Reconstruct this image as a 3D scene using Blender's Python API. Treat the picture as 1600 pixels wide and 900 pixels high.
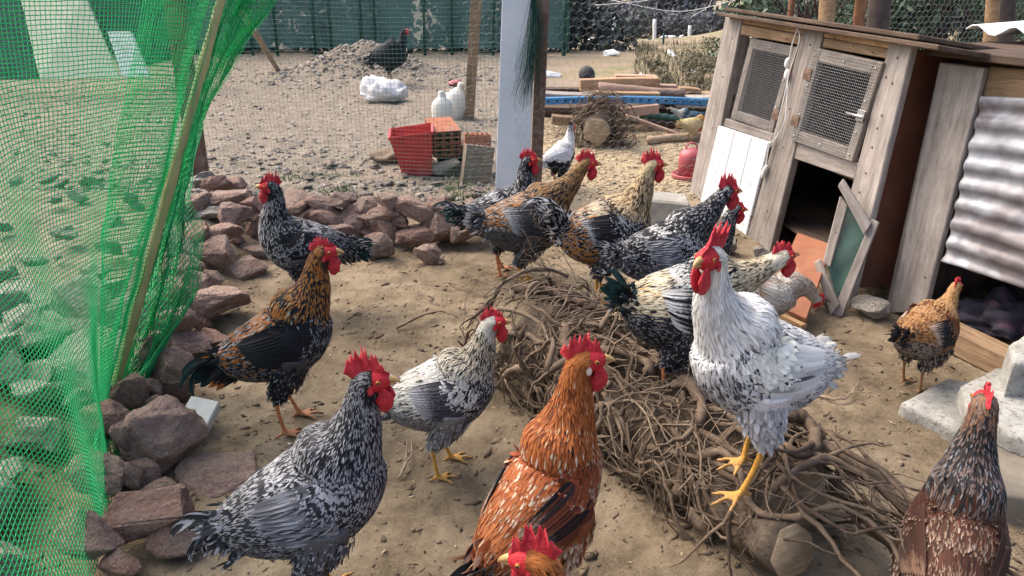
import bpy, bmesh, math, random
import numpy as np
from mathutils import Vector, Matrix

for _o in list(bpy.data.objects):
    bpy.data.objects.remove(_o)
rng = np.random.default_rng(11)
random.seed(11)
scene = bpy.context.scene
COL = scene.collection

# ------------------------------------------------------------------ camera, sky, sun, exposure
CAM_H, PITCH, FPX = 1.35, math.radians(23.0), 1150.0
cam_data = bpy.data.cameras.new('camera')
cam = bpy.data.objects.new('camera', cam_data)
COL.objects.link(cam)
cam.location = (0, 0, CAM_H)
cam.rotation_euler = (math.pi / 2 - PITCH, 0, 0)
cam_data.sensor_width = 36.0
cam_data.lens = 36.0 * FPX / 1600.0
cam_data.clip_start = 0.05
cam_data.clip_end = 600.0
scene.camera = cam

world = bpy.data.worlds.new('World')
scene.world = world
world.use_nodes = True
wn = world.node_tree
sky = wn.nodes.new('ShaderNodeTexSky')
sky.sky_type = 'NISHITA'
sky.sun_disc = False
SUN_EL, SUN_AZ = math.radians(52), math.radians(-60)      # azimuth from +Y towards +X
sky.sun_elevation = SUN_EL
sky.sun_rotation = SUN_AZ
sky.air_density = 0.8
sky.dust_density = 6.0
sky.ozone_density = 0.2
wn.links.new(sky.outputs[0], wn.nodes['Background'].inputs[0])
wn.nodes['Background'].inputs[1].default_value = 0.145
sun_l = bpy.data.lights.new('sun', 'SUN')
sun_l.energy = 0.6
sun_l.angle = math.radians(60)
sun_l.color = (1.0, 0.965, 0.91)
sun = bpy.data.objects.new('sun', sun_l)
COL.objects.link(sun)
_d = Vector((math.sin(SUN_AZ) * math.cos(SUN_EL), math.cos(SUN_AZ) * math.cos(SUN_EL), math.sin(SUN_EL)))
sun.rotation_euler = _d.to_track_quat('Z', 'Y').to_euler()
sun.location = (0, 0, 20)
vs = scene.view_settings
vs.view_transform = 'Standard'
vs.look = 'None'
vs.gamma = 1.0
vs.use_curve_mapping = False
vs.exposure = 1.5

# ------------------------------------------------------------------ where things stand (measured off the photograph)
CP, SP = math.cos(PITCH), math.sin(PITCH)


def ray(px, py):
    a, t = (px - 800) / FPX, (py - 450) / FPX
    return np.array([a, CP - t * SP, -SP - t * CP])


ORI = np.array([0, 0, CAM_H])


def G(px, py, z=0.0):
    r = ray(px, py)
    return ORI + r * ((z - CAM_H) / r[2])


def atY(px, py, Y):
    r = ray(px, py)
    return ORI + r * (Y / r[1])


class Plane:
    def __init__(s, p0, n):
        s.p0 = np.array(p0, float)
        s.n = np.array(n, float) / np.linalg.norm(n)

    def hit(s, px, py, off=0.0):
        r = ray(px, py)
        k = ((s.p0 - ORI) @ s.n) / (r @ s.n)
        return ORI + r * k + s.n * off


# ------------------------------------------------------------------ numeric helpers
_tab = rng.random((64, 64, 64))


def vnoise(p):
    p = np.asarray(p, float)
    i = np.floor(p).astype(int)
    f = p - i
    f = f * f * (3 - 2 * f)
    out = 0
    for dx in (0, 1):
        for dy in (0, 1):
            for dz in (0, 1):
                w = (f[..., 0] if dx else 1 - f[..., 0]) * (f[..., 1] if dy else 1 - f[..., 1]) * (f[..., 2] if dz else 1 - f[..., 2])
                out = out + w * _tab[(i[..., 0] + dx) % 64, (i[..., 1] + dy) % 64, (i[..., 2] + dz) % 64]
    return out


def fbm(p, o=4):
    p = np.asarray(p, float)
    r, a = 0, 0.5
    for k in range(o):
        r = r + a * vnoise(p * 2 ** k + 17.3 * k)
        a *= 0.5
    return r


def unit(v):
    v = np.asarray(v, float)
    return v / np.maximum(np.linalg.norm(v, axis=-1, keepdims=True), 1e-9)


def catmull(P, n):
    P = np.asarray(P, float)
    K = len(P)
    t = np.linspace(0, K - 1, n)
    i = np.minimum(t.astype(int), K - 2)
    f = (t - i)[:, None]
    Q = np.vstack([2 * P[0] - P[1], P, 2 * P[-1] - P[-2]])
    a, b, c, d = Q[i], Q[i + 1], Q[i + 2], Q[i + 3]
    return 0.5 * (2 * b + (c - a) * f + (2 * a - 5 * b + 4 * c - d) * f ** 2 + (3 * b - a - 3 * c + d) * f ** 3)


class Acc:
    """collects vertices, faces, uvs and colours of ONE mesh"""
    def __init__(s):
        s.V, s.F, s.n, s.UV, s.A, s.B = [], [], 0, [], [], []

    def add(s, V, Fs, uv=None, A=None, B=None):
        V = np.asarray(V, float)
        s.V.append(V)
        for F in (Fs if isinstance(Fs, list) else [Fs]):
            F = np.asarray(F, int)
            if len(F):
                s.F.append(F + s.n)
        s.n += len(V)
        if uv is not None:
            s.UV.append(uv)
        if A is not None:
            s.A.append(A)
        if B is not None:
            s.B.append(B)
        return s

    def mesh(s, name, smooth=True):
        V = np.vstack(s.V)
        return mesh_np(name, V, s.F, np.vstack(s.UV) if s.UV else None,
                       {k: np.vstack(a) for k, a in (('colA', s.A), ('colB', s.B)) if a}, smooth)


def mesh_np(name, V, Fs, uv=None, attrs=None, smooth=True):
    if not isinstance(Fs, list):
        Fs = [Fs]
    V = np.ascontiguousarray(V, dtype=np.float32)
    Fs = [np.asarray(F, dtype=np.int32) for F in Fs]
    loops = np.concatenate([F.ravel() for F in Fs])
    tot = np.concatenate([np.full(len(F), F.shape[1], np.int32) for F in Fs])
    st = np.concatenate([[0], np.cumsum(tot)[:-1]]).astype(np.int32)
    me = bpy.data.meshes.new(name)
    me.vertices.add(len(V))
    me.vertices.foreach_set('co', V.ravel())
    me.loops.add(len(loops))
    me.loops.foreach_set('vertex_index', loops)
    me.polygons.add(len(tot))
    me.polygons.foreach_set('loop_start', st)
    me.polygons.foreach_set('loop_total', tot)
    if smooth:
        me.polygons.foreach_set('use_smooth', np.ones(len(tot), bool))
    me.update(calc_edges=True)
    if uv is not None:
        l = me.uv_layers.new(name='UVMap')
        l.data.foreach_set('uv', np.ascontiguousarray(np.asarray(uv, np.float32)[loops]).ravel())
    for k, a in (attrs or {}).items():
        at = me.attributes.new(k, 'FLOAT_COLOR', 'POINT')
        at.data.foreach_set('color', np.ascontiguousarray(a, dtype=np.float32).ravel())
    return me


def tag(o, label=None, cat=None, group=None, kind=None):
    for k, v in (('label', label), ('category', cat), ('group', group), ('kind', kind)):
        if v:
            o[k] = v
    return o


def obj(name, me, mat=None, parent=None, loc=None, M=None):
    """link ONE object; with a parent that only has a location, coordinates stay in world space"""
    o = bpy.data.objects.new(name, me)
    COL.objects.link(o)
    if mat is not None and me is not None and not me.materials:
        me.materials.append(mat)
    if loc is not None:
        o.location = loc
    if M is not None:
        o.matrix_world = M
    if parent is not None:
        o.parent = parent
        if parent.get('_abs'):
            o.matrix_parent_inverse = Matrix.Translation(parent.location).inverted()
    return o


def thing(name, loc, label, cat, group=None, kind=None):
    e = bpy.data.objects.new(name, None)
    COL.objects.link(e)
    e.location = loc
    e.empty_display_size = 0.1
    e['_abs'] = 1
    return tag(e, label, cat, group, kind)


def tube(path, rad, k=6, cap=True, squash=None):
    """tapered tube along a path: V, [quads, caps]"""
    P = np.asarray(path, float)
    n = len(P)
    rad = np.broadcast_to(np.asarray(rad, float), (n,))
    T = unit(np.gradient(P, axis=0))
    u = np.cross(T[0], [0.0, 0.0, 1.0])
    if np.linalg.norm(u) < 1e-3:
        u = np.array([1.0, 0, 0])
    u = unit(u)
    U = [u]
    for i in range(1, n):
        u = u - T[i] * (u @ T[i])
        u = unit(u)
        U.append(u)
    U = np.array(U)
    W = np.cross(T, U)
    a = np.arange(k) * 2 * math.pi / k
    V = P[:, None] + rad[:, None, None] * (np.cos(a)[None, :, None] * U[:, None] + (squash or 1.0) * np.sin(a)[None, :, None] * W[:, None])
    V = V.reshape(-1, 3)
    i, j = np.meshgrid(np.arange(n - 1), np.arange(k), indexing='ij')
    q = np.stack([i * k + j, i * k + (j + 1) % k, (i + 1) * k + (j + 1) % k, (i + 1) * k + j], -1).reshape(-1, 4)
    Fs = [q]
    if cap:
        Fs.append(np.array([list(range(k))[::-1], [(n - 1) * k + x for x in range(k)]]))
    return V, Fs


def straight_tubes(A, B, r, k=3):
    """many straight tubes at once (wires); no caps"""
    A, B = np.asarray(A, float), np.asarray(B, float)
    T = unit(B - A)
    ref = np.where(np.abs(T[:, 2:3]) > 0.9, [[1.0, 0, 0]], [[0, 0, 1.0]])
    U = unit(np.cross(T, ref))
    W = np.cross(T, U)
    a = np.arange(k) * 2 * math.pi / k + 0.3
    R = r * (np.cos(a)[None, :, None] * U[:, None] + np.sin(a)[None, :, None] * W[:, None])
    V = np.stack([A[:, None] + R, B[:, None] + R], 1).reshape(-1, 3)
    b = np.arange(len(A))[:, None] * 2 * k
    j = np.arange(k)
    q = np.stack([b + j, b + (j + 1) % k, b + k + (j + 1) % k, b + k + j], -1).reshape(-1, 4)
    return V, [q]


def strands(P, r, k=3):
    """tubes along the last-but-one axis of P (m strands, n points, 3)"""
    m, n, _ = P.shape
    T = unit(np.gradient(P, axis=1))
    ref = np.where(np.abs(T[..., 2:3]) > 0.85, [[[1.0, 0, 0]]], [[[0, 0, 1.0]]])
    U = unit(np.cross(T, ref))
    W = np.cross(T, U)
    a = np.arange(k) * 2 * math.pi / k
    V = P[:, :, None] + r * (np.cos(a)[:, None] * U[:, :, None] + np.sin(a)[:, None] * W[:, :, None])
    s, i, j = np.meshgrid(np.arange(m), np.arange(n - 1), np.arange(k), indexing='ij')
    b = s * n * k + i * k
    q = np.stack([b + j, b + (j + 1) % k, b + k + (j + 1) % k, b + k + j], -1).reshape(-1, 4)
    return V.reshape(-1, 3), [q]


def bm_mesh(name, bm, smooth=False):
    me = bpy.data.meshes.new(name)
    bm.to_mesh(me)
    bm.free()
    if smooth:
        me.polygons.foreach_set('use_smooth', np.ones(len(me.polygons), bool))
    return me


def slab(name, corners, thick, mat, parent=None, normal=None, bev=0.004, rough=0.0):
    """a thick board from 3-D outline corners (front face), extruded away from its normal; local X along its longest edge"""
    C = [Vector(c) for c in corners]
    cen = sum(C, Vector()) / len(C)
    ed = [(C[(i + 1) % len(C)] - C[i]) for i in range(len(C))]
    x = max(ed, key=lambda e: e.length).normalized()
    n = Vector(normal).normalized() if normal is not None else (C[1] - C[0]).cross(C[2] - C[0]).normalized()
    y = n.cross(x).normalized()
    z = x.cross(y).normalized()
    M = Matrix((x, y, z)).transposed().to_4x4()
    M.translation = cen
    Mi = M.inverted()
    bm = bmesh.new()
    L = [Mi @ c for c in C]
    if rough:
        L = [v + Vector((random.uniform(-rough, rough), random.uniform(-rough, rough), 0)) for v in L]
    f = [bm.verts.new(v) for v in L]
    b = [bm.verts.new(v - Vector((0, 0, thick))) for v in L]
    k = len(C)
    bm.faces.new(f)
    bm.faces.new(b[::-1])
    for i in range(k):
        bm.faces.new((f[i], b[i], b[(i + 1) % k], f[(i + 1) % k]))
    bmesh.ops.recalc_face_normals(bm, faces=bm.faces[:])
    if bev:
        bmesh.ops.bevel(bm, geom=bm.edges[:], offset=min(bev, thick * 0.3), segments=1, affect='EDGES')
    return obj(name, bm_mesh(name, bm), mat, parent, M=M)


def beam(name, a, b, w, t, mat, parent=None, up=(0, 0, 1), bev=0.004, bow=0.0):
    """a straight board from a to b, w wide across 'up', t thick along 'up'"""
    a, b = Vector(a), Vector(b)
    x = (b - a).normalized()
    z = Vector(up) - x * x.dot(Vector(up))
    if z.length < 1e-3:
        z = Vector((1, 0, 0)) - x * x.x
    z.normalize()
    y = z.cross(x)
    M = Matrix((x, y, z)).transposed().to_4x4()
    M.translation = (a + b) / 2
    L = (b - a).length
    bm = bmesh.new()
    n = 5
    rings = []
    for i in range(n):
        s = -0.5 + i / (n - 1)
        dz = bow * (0.25 - s * s) * 4
        jw = 1 + random.uniform(-0.02, 0.02)
        rings.append([bm.verts.new((s * L, sy * w / 2 * jw, sz * t / 2 + dz)) for sy, sz in ((-1, -1), (1, -1), (1, 1), (-1, 1))])
    for r0, r1 in zip(rings, rings[1:]):
        for j in range(4):
            bm.faces.new((r0[j], r0[(j + 1) % 4], r1[(j + 1) % 4], r1[j]))
    bm.faces.new(rings[0][::-1])
    bm.faces.new(rings[-1])
    bmesh.ops.recalc_face_normals(bm, faces=bm.faces[:])
    if bev:
        sharp = [e for e in bm.edges if len(e.link_faces) == 2 and e.calc_face_angle() > 0.6]
        bmesh.ops.bevel(bm, geom=sharp, offset=min(bev, t * 0.3, w * 0.3), segments=1, affect='EDGES')
    return obj(name, bm_mesh(name, bm), mat, parent, M=M)


# ------------------------------------------------------------------ materials
class MatB:
    def __init__(s, name, rough=0.8, spec=0.3):
        s.m = bpy.data.materials.new(name)
        s.m.use_nodes = True
        s.t = s.m.node_tree
        s.b = s.t.nodes['Principled BSDF']
        s.b.inputs['Roughness'].default_value = rough
        s.b.inputs['Specular IOR Level'].default_value = spec

    def n(s, typ, **kw):
        nd = s.t.nodes.new(typ)
        for k, v in kw.items():
            if k.startswith('i_'):
                nd.inputs[k[2:].replace('_', ' ')].default_value = v
            else:
                setattr(nd, k, v)
        return nd

    def l(s, a, b):
        s.t.links.new(a, b)

    def coord(s, which='Object', scale=(1, 1, 1)):
        c = s.n('ShaderNodeTexCoord')
        mp = s.n('ShaderNodeMapping')
        mp.inputs['Scale'].default_value = scale
        s.l(c.outputs[which], mp.inputs[0])
        return mp.outputs[0]

    def noise(s, vec, scale, detail=4, rough=0.55, dist=0.0):
        nd = s.n('ShaderNodeTexNoise', i_Scale=scale, i_Detail=detail, i_Roughness=rough, i_Distortion=dist)
        s.l(vec, nd.inputs['Vector'])
        return nd.outputs['Fac']

    def ramp(s, fac, stops, interp='LINEAR'):
        nd = s.n('ShaderNodeValToRGB')
        cr = nd.color_ramp
        cr.interpolation = interp
        while len(cr.elements) < len(stops):
            cr.elements.new(0.5)
        for e, (p, c) in zip(cr.elements, stops):
            e.position = p
            e.color = (*c, 1) if len(c) == 3 else c
        s.l(fac, nd.inputs[0])
        return nd.outputs[0]

    def mix(s, fac, a, b, blend='MIX'):
        nd = s.n('ShaderNodeMix', data_type='RGBA', blend_type=blend)
        for v, i in ((fac, 0), (a, 6), (b, 7)):
            if isinstance(v, (int, float)):
                nd.inputs[i].default_value = v
            elif isinstance(v, tuple):
                nd.inputs[i].default_value = (*v, 1)
            else:
                s.l(v, nd.inputs[i])
        return nd.outputs[2]

    def math(s, op, a, b=0.0, clamp=False):
        nd = s.n('ShaderNodeMath', operation=op)
        nd.use_clamp = clamp
        for v, i in ((a, 0), (b, 1)):
            if isinstance(v, (int, float)):
                nd.inputs[i].default_value = v
            else:
                s.l(v, nd.inputs[i])
        return nd.outputs[0]

    def rnd(s):
        return s.n('ShaderNodeObjectInfo').outputs['Random']

    def col(s, c):
        s.l(c, s.b.inputs['Base Color'])

    def bump(s, h, strength=0.5, dist=0.01):
        nd = s.n('ShaderNodeBump', i_Strength=strength, i_Distance=dist)
        s.l(h, nd.inputs['Height'])
        s.l(nd.outputs[0], s.b.inputs['Normal'])


def wood(name, dark, light, grain=1.0, rough=0.85):
    m = MatB(name, rough, 0.2)
    r = m.rnd()
    c = m.n('ShaderNodeTexCoord')
    ad = m.n('ShaderNodeVectorMath', operation='ADD')
    cmb = m.n('ShaderNodeCombineXYZ')
    rr = m.math('MULTIPLY', r, 37.0)
    for i in range(3):
        m.l(rr, cmb.inputs[i])
    m.l(c.outputs['Object'], ad.inputs[0])
    m.l(cmb.outputs[0], ad.inputs[1])
    mp = m.n('ShaderNodeMapping')
    mp.inputs['Scale'].default_value = (1.2, 14, 14)
    m.l(ad.outputs[0], mp.inputs[0])
    g = m.noise(mp.outputs[0], 3.0 * grain, 6, 0.65, 0.6)
    fine = m.noise(mp.outputs[0], 18.0 * grain, 3, 0.6)
    blot = m.noise(ad.outputs[0], 5.0, 4, 0.6)
    col = m.ramp(g, [(0.28, dark), (0.5, tuple((a + b) / 2 for a, b in zip(dark, light))), (0.72, light)])
    col = m.mix(0.35, col, m.ramp(fine, [(0.35, (0.45, 0.42, 0.4)), (0.65, (1.1, 1.1, 1.1))]), 'MULTIPLY')
    col = m.mix(0.7, col, m.ramp(blot, [(0.3, (0.6, 0.58, 0.55)), (0.6, (1.1, 1.08, 1.05))]), 'MULTIPLY')
    # a few nail holes / knots
    vo = m.n('ShaderNodeTexVoronoi', i_Scale=9.0)
    m.l(ad.outputs[0], vo.inputs['Vector'])
    kn = m.ramp(vo.outputs['Distance'], [(0.035, (0.25, 0.2, 0.17)), (0.07, (1, 1, 1))])
    col = m.mix(0.8, col, kn, 'MULTIPLY')
    vr = m.ramp(r, [(0, (0.8, 0.8, 0.82)), (1, (1.12, 1.08, 1.02))])
    col = m.mix(1.0, col, vr, 'MULTIPLY')
    m.col(col)
    m.bump(m.math('ADD', g, m.math('MULTIPLY', fine, 0.5)), 0.45, 0.004)
    return m.m


def plain(name, c, rough=0.6, spec=0.4, var=0.25, scale=20.0, bump=0.0, metal=0.0, dirt=None):
    m = MatB(name, rough, spec)
    v = m.coord()
    n = m.noise(v, scale, 5, 0.6)
    col = m.ramp(n, [(0.3, tuple(x * (1 - var) for x in c)), (0.7, tuple(min(1, x * (1 + var * 0.6)) for x in c))])
    if dirt:
        d = m.noise(v, scale * 0.35, 6, 0.7)
        col = m.mix(m.ramp(d, [(0.48, (0, 0, 0)), (0.7, (0.85, 0.85, 0.85))]), col, dirt)
    m.col(col)
    m.b.inputs['Metallic'].default_value = metal
    if bump:
        m.bump(n, bump, 0.004)
    return m.m


M = {}
M['grey_wood'] = wood('weathered_grey_wood', (0.165, 0.145, 0.13), (0.42, 0.385, 0.35))
M['pale_wood'] = wood('weathered_pale_wood', (0.25, 0.22, 0.195), (0.53, 0.49, 0.45))
M['tan_wood'] = wood('tan_wood', (0.20, 0.13, 0.075), (0.45, 0.32, 0.20))
M['fresh_wood'] = wood('fresh_cut_wood', (0.34, 0.20, 0.10), (0.60, 0.42, 0.26))
M['dark_wood'] = wood('dark_wet_wood', (0.05, 0.035, 0.028), (0.15, 0.11, 0.085))
M['pinkish_wood'] = wood('pinkish_wood', (0.28, 0.18, 0.14), (0.55, 0.40, 0.31))
M['brown_panel'] = plain('brown_panel', (0.17, 0.062, 0.035), 0.55, 0.35, 0.3, 7, 0.05, dirt=(0.11, 0.06, 0.045))
M['ramp_panel'] = plain('reddish_plywood', (0.26, 0.10, 0.052), 0.6, 0.35, 0.25, 9, 0.05, dirt=(0.30, 0.17, 0.10))
M['dark'] = plain('dark_interior', (0.02, 0.019, 0.018), 0.9, 0.1, 0.4, 10)  # near-black puts interior shade into coop and shed panels; also the bag's colour
M['rust'] = plain('rusty_steel', (0.13, 0.075, 0.05), 0.75, 0.35, 0.5, 30, 0.4, dirt=(0.22, 0.16, 0.12))
M['galv'] = plain('galvanised_wire', (0.34, 0.35, 0.36), 0.45, 0.5, 0.2, 30, metal=0.6)
M['hexwire'] = plain('grey_chicken_wire', (0.30, 0.31, 0.32), 0.5, 0.5, 0.2, 30, metal=0.3)
M['green_wire'] = plain('green_coated_wire', (0.075, 0.20, 0.155), 0.5, 0.4, 0.25, 10)
M['white_cord'] = plain('white_plastic', (0.78, 0.77, 0.74), 0.4, 0.5, 0.06, 20)
M['screw'] = plain('screw_steel', (0.5, 0.49, 0.47), 0.35, 0.5, 0.2, 50, metal=0.7)
M['red_plastic'] = plain('red_plastic', (0.50, 0.035, 0.035), 0.45, 0.45, 0.25, 12, dirt=(0.40, 0.12, 0.10))
M['feeder_red'] = plain('faded_red_plastic', (0.40, 0.085, 0.095), 0.45, 0.45, 0.2, 12, dirt=(0.34, 0.17, 0.14))
M['blue_paint'] = plain('blue_paint', (0.035, 0.19, 0.40), 0.5, 0.4, 0.3, 14, dirt=(0.07, 0.22, 0.36))
M['brick_red'] = plain('terracotta_brick', (0.36, 0.135, 0.075), 0.85, 0.2, 0.3, 18, 0.2, dirt=(0.24, 0.16, 0.12))
M['brick_grey'] = plain('mossy_terracotta', (0.20, 0.165, 0.13), 0.85, 0.2, 0.35, 14, 0.2, dirt=(0.26, 0.12, 0.08))
M['concrete'] = plain('concrete', (0.34, 0.325, 0.29), 0.9, 0.2, 0.35, 16, 0.4, dirt=(0.22, 0.21, 0.17))
M['white_sack'] = plain('white_sack', (0.62, 0.61, 0.60), 0.6, 0.3, 0.1, 12, dirt=(0.62, 0.60, 0.57))
M['white_jug'] = plain('white_plastic_jug', (0.60, 0.59, 0.53), 0.45, 0.5, 0.12, 12, dirt=(0.6, 0.57, 0.5))
M['marble'] = plain('pale_marble', (0.60, 0.62, 0.60), 0.45, 0.4, 0.25, 10, 0.1, dirt=(0.38, 0.42, 0.38))
M['bamboo'] = plain('bamboo', (0.36, 0.33, 0.13), 0.5, 0.4, 0.25, 9, 0.1)
M['stick'] = wood('pale_stick', (0.26, 0.19, 0.13), (0.50, 0.40, 0.30), 1.2)
M['cream_board'] = plain('cream_board', (0.62, 0.63, 0.47), 0.5, 0.4, 0.08, 4)
M['white_board'] = plain('white_board', (0.74, 0.76, 0.75), 0.5, 0.4, 0.12, 20, dirt=(0.5, 0.52, 0.5))


def mat_whitepaint():
    m = MatB('chipped_white_paint', 0.5, 0.4)
    v = m.coord()
    n = m.noise(v, 26, 6, 0.7)
    chip = m.ramp(n, [(0.595, (0, 0, 0)), (0.625, (1, 1, 1))])
    big = m.noise(v, 4, 4, 0.6)
    base = m.ramp(big, [(0.3, (0.58, 0.60, 0.62)), (0.7, (0.68, 0.69, 0.70))])
    m.col(m.mix(chip, base, (0.30, 0.25, 0.21)))
    m.bump(n, 0.15, 0.002)
    return m.m


M['white_paint'] = mat_whitepaint()


def mat_panel():
    m = MatB('pale_painted_metal', 0.45, 0.4)
    v = m.coord()
    n = m.noise(v, 3.0, 5, 0.6)
    f = m.noise(v, 40, 4, 0.7)
    base = m.ramp(n, [(0.3, (0.52, 0.58, 0.61)), (0.7, (0.66, 0.70, 0.72))])
    m.col(m.mix(m.ramp(f, [(0.62, (0, 0, 0)), (0.75, (0.7, 0.7, 0.7))]), base, (0.35, 0.36, 0.35)))
    return m.m


M['pale_panel'] = mat_panel()


def mat_corrugated():
    m = MatB('galvanised_sheet', 0.33, 0.5)
    v = m.coord()
    n = m.noise(v, 9, 5, 0.65)
    f = m.noise(v, 3.0, 4, 0.6, 0.4)
    base = m.ramp(n, [(0.35, (0.27, 0.285, 0.31)), (0.65, (0.46, 0.475, 0.50))])
    rust = m.ramp(f, [(0.46, (0, 0, 0)), (0.6, (0.8, 0.8, 0.8))])
    m.col(m.mix(rust, base, (0.135, 0.105, 0.10)))
    m.l(m.ramp(rust, [(0, (0.3, 0.3, 0.3)), (1, (0.05, 0.1, 0.1))]), m.b.inputs['Metallic'])
    m.l(m.ramp(n, [(0.3, (0.42, 0.42, 0.42)), (0.7, (0.6, 0.6, 0.6))]), m.b.inputs['Roughness'])
    m.bump(n, 0.12, 0.01)
    return m.m


M['corrugated'] = mat_corrugated()


def mat_rock(name, stops, moss=None):
    m = MatB(name, 0.88, 0.2)
    r = m.rnd()
    c = m.n('ShaderNodeTexCoord')
    ad = m.n('ShaderNodeVectorMath', operation='ADD')
    cmb = m.n('ShaderNodeCombineXYZ')
    rr = m.math('MULTIPLY', r, 53.0)
    for i in range(3):
        m.l(rr, cmb.inputs[i])
    m.l(c.outputs['Object'], ad.inputs[0])
    m.l(cmb.outputs[0], ad.inputs[1])
    v = ad.outputs[0]
    big = m.noise(v, 1.6, 6, 0.65, 0.3)
    fine = m.noise(v, 14, 6, 0.7)
    veins = m.noise(v, 4.5, 5, 0.7, 1.2)
    base = m.ramp(m.math('ADD', m.math('MULTIPLY', big, 0.7), m.math('MULTIPLY', r, 0.3)), stops)
    base = m.mix(0.75, base, m.ramp(fine, [(0.32, (0.5, 0.48, 0.47)), (0.5, (1, 1, 1)), (0.68, (1.35, 1.33, 1.3))]), 'MULTIPLY')
    base = m.mix(m.ramp(veins, [(0.60, (0, 0, 0)), (0.70, (0.45, 0.45, 0.45))]), base, (0.44, 0.38, 0.31))
    if moss:
        mo = m.noise(v, 3.0, 5, 0.7)
        base = m.mix(m.ramp(mo, [(0.55, (0, 0, 0)), (0.66, (0.4, 0.4, 0.4))]), base, moss)
    m.col(base)
    m.bump(m.math('ADD', fine, m.math('MULTIPLY', veins, 0.6)), 0.9, 0.05)
    return m.m


M['rock'] = mat_rock('mauve_brown_rock', [(0.25, (0.26, 0.155, 0.125)), (0.42, (0.38, 0.25, 0.20)), (0.55, (0.42, 0.315, 0.25)), (0.65, (0.33, 0.225, 0.20)), (0.8, (0.48, 0.39, 0.305))])
M['rubble'] = mat_rock('grey_rubble_rock', [(0.2, (0.33, 0.30, 0.26)), (0.5, (0.43, 0.395, 0.345)), (0.8, (0.54, 0.50, 0.44))], (0.16, 0.19, 0.08))
M['pebble'] = mat_rock('grey_pink_stone', [(0.2, (0.17, 0.13, 0.12)), (0.5, (0.27, 0.22, 0.20)), (0.8, (0.38, 0.33, 0.29))])


def mat_bark():
    m = MatB('root_bark', 0.9, 0.2)
    r = m.rnd()
    c = m.n('ShaderNodeTexCoord')
    v = c.outputs['Object']
    n = m.noise(v, 26, 5, 0.65)
    f = m.noise(v, 120, 4, 0.7)
    base = m.ramp(m.math('ADD', m.math('MULTIPLY', n, 0.65), m.math('MULTIPLY', r, 0.35)),
                  [(0.25, (0.055, 0.038, 0.027)), (0.5, (0.135, 0.098, 0.07)), (0.78, (0.255, 0.198, 0.142))])
    base = m.mix(0.6, base, m.ramp(f, [(0.3, (0.55, 0.52, 0.5)), (0.65, (1.2, 1.18, 1.15))]), 'MULTIPLY')
    m.col(base)
    m.bump(m.math('ADD', n, m.math('MULTIPLY', f, 0.5)), 0.6, 0.006)
    return m.m


M['bark'] = mat_bark()


def mat_trunkbark():
    m = MatB('soil_caked_bark', 0.95, 0.15)
    v = m.coord()
    n = m.noise(v, 14, 7, 0.7)
    f = m.noise(v, 70, 5, 0.7)
    m.col(m.ramp(n, [(0.3, (0.06, 0.046, 0.036)), (0.55, (0.14, 0.108, 0.08)), (0.75, (0.22, 0.17, 0.125))]))
    m.bump(m.math('ADD', n, m.math('MULTIPLY', f, 0.6)), 0.9, 0.02)
    return m.m


M['trunk_bark'] = mat_trunkbark()


def mat_cut():
    m = MatB('sawn_end', 0.85, 0.2)
    v = m.coord()
    n = m.noise(v, 30, 5, 0.7)
    w = m.noise(m.coord(scale=(1, 1, 6)), 14, 5, 0.7, 0.6)
    c = m.ramp(w, [(0.3, (0.21, 0.155, 0.10)), (0.55, (0.33, 0.255, 0.165)), (0.7, (0.40, 0.32, 0.22))])
    m.col(m.mix(0.6, c, m.ramp(n, [(0.3, (0.6, 0.58, 0.55)), (0.7, (1.1, 1.1, 1.1))]), 'MULTIPLY'))
    m.bump(n, 0.3, 0.004)
    return m.m


M['sawn'] = mat_cut()


def mat_net(name, c, trans=0.35):
    m = MatB(name, 0.45, 0.35)
    v = m.coord()
    n = m.noise(v, 5.0, 4, 0.6)
    m.col(m.ramp(n, [(0.3, tuple(x * 0.75 for x in c)), (0.7, tuple(min(1, x * 1.2) for x in c))]))
    m.b.inputs['Transmission Weight'].default_value = 0.0
    tr = m.n('ShaderNodeBsdfTranslucent')
    tr.inputs[0].default_value = (*c, 1)
    mx = m.n('ShaderNodeMixShader')
    mx.inputs[0].default_value = trans
    out = m.t.nodes['Material Output']
    m.l(m.b.outputs[0], mx.inputs[1])
    m.l(tr.outputs[0], mx.inputs[2])
    m.l(mx.outputs[0], out.inputs[0])
    return m.m


M['net'] = mat_net('bright_green_net', (0.055, 0.56, 0.22), 0.5)
M['net_dark'] = mat_net('dark_green_net', (0.02, 0.10, 0.075))


def mat_shade(name, c, cover):
    """woven shade cloth: see-through by its weave"""
    m = MatB(name, 0.8, 0.2)
    v = m.coord()
    n = m.noise(v, 1.6, 5, 0.65)
    m.col(m.ramp(n, [(0.3, tuple(x * 0.8 for x in c)), (0.7, c)]))
    tp = m.n('ShaderNodeBsdfTransparent')
    mx = m.n('ShaderNodeMixShader')
    m.l(m.ramp(n, [(0.35, (cover - 0.04,) * 3), (0.65, (cover + 0.04,) * 3)]), mx.inputs[0])
    m.l(tp.outputs[0], mx.inputs[1])
    m.l(m.b.outputs[0], mx.inputs[2])
    m.l(mx.outputs[0], m.t.nodes['Material Output'].inputs[0])
    return m.m


M['shade'] = mat_shade('green_shade_cloth', (0.13, 0.235, 0.21), 0.66)


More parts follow.
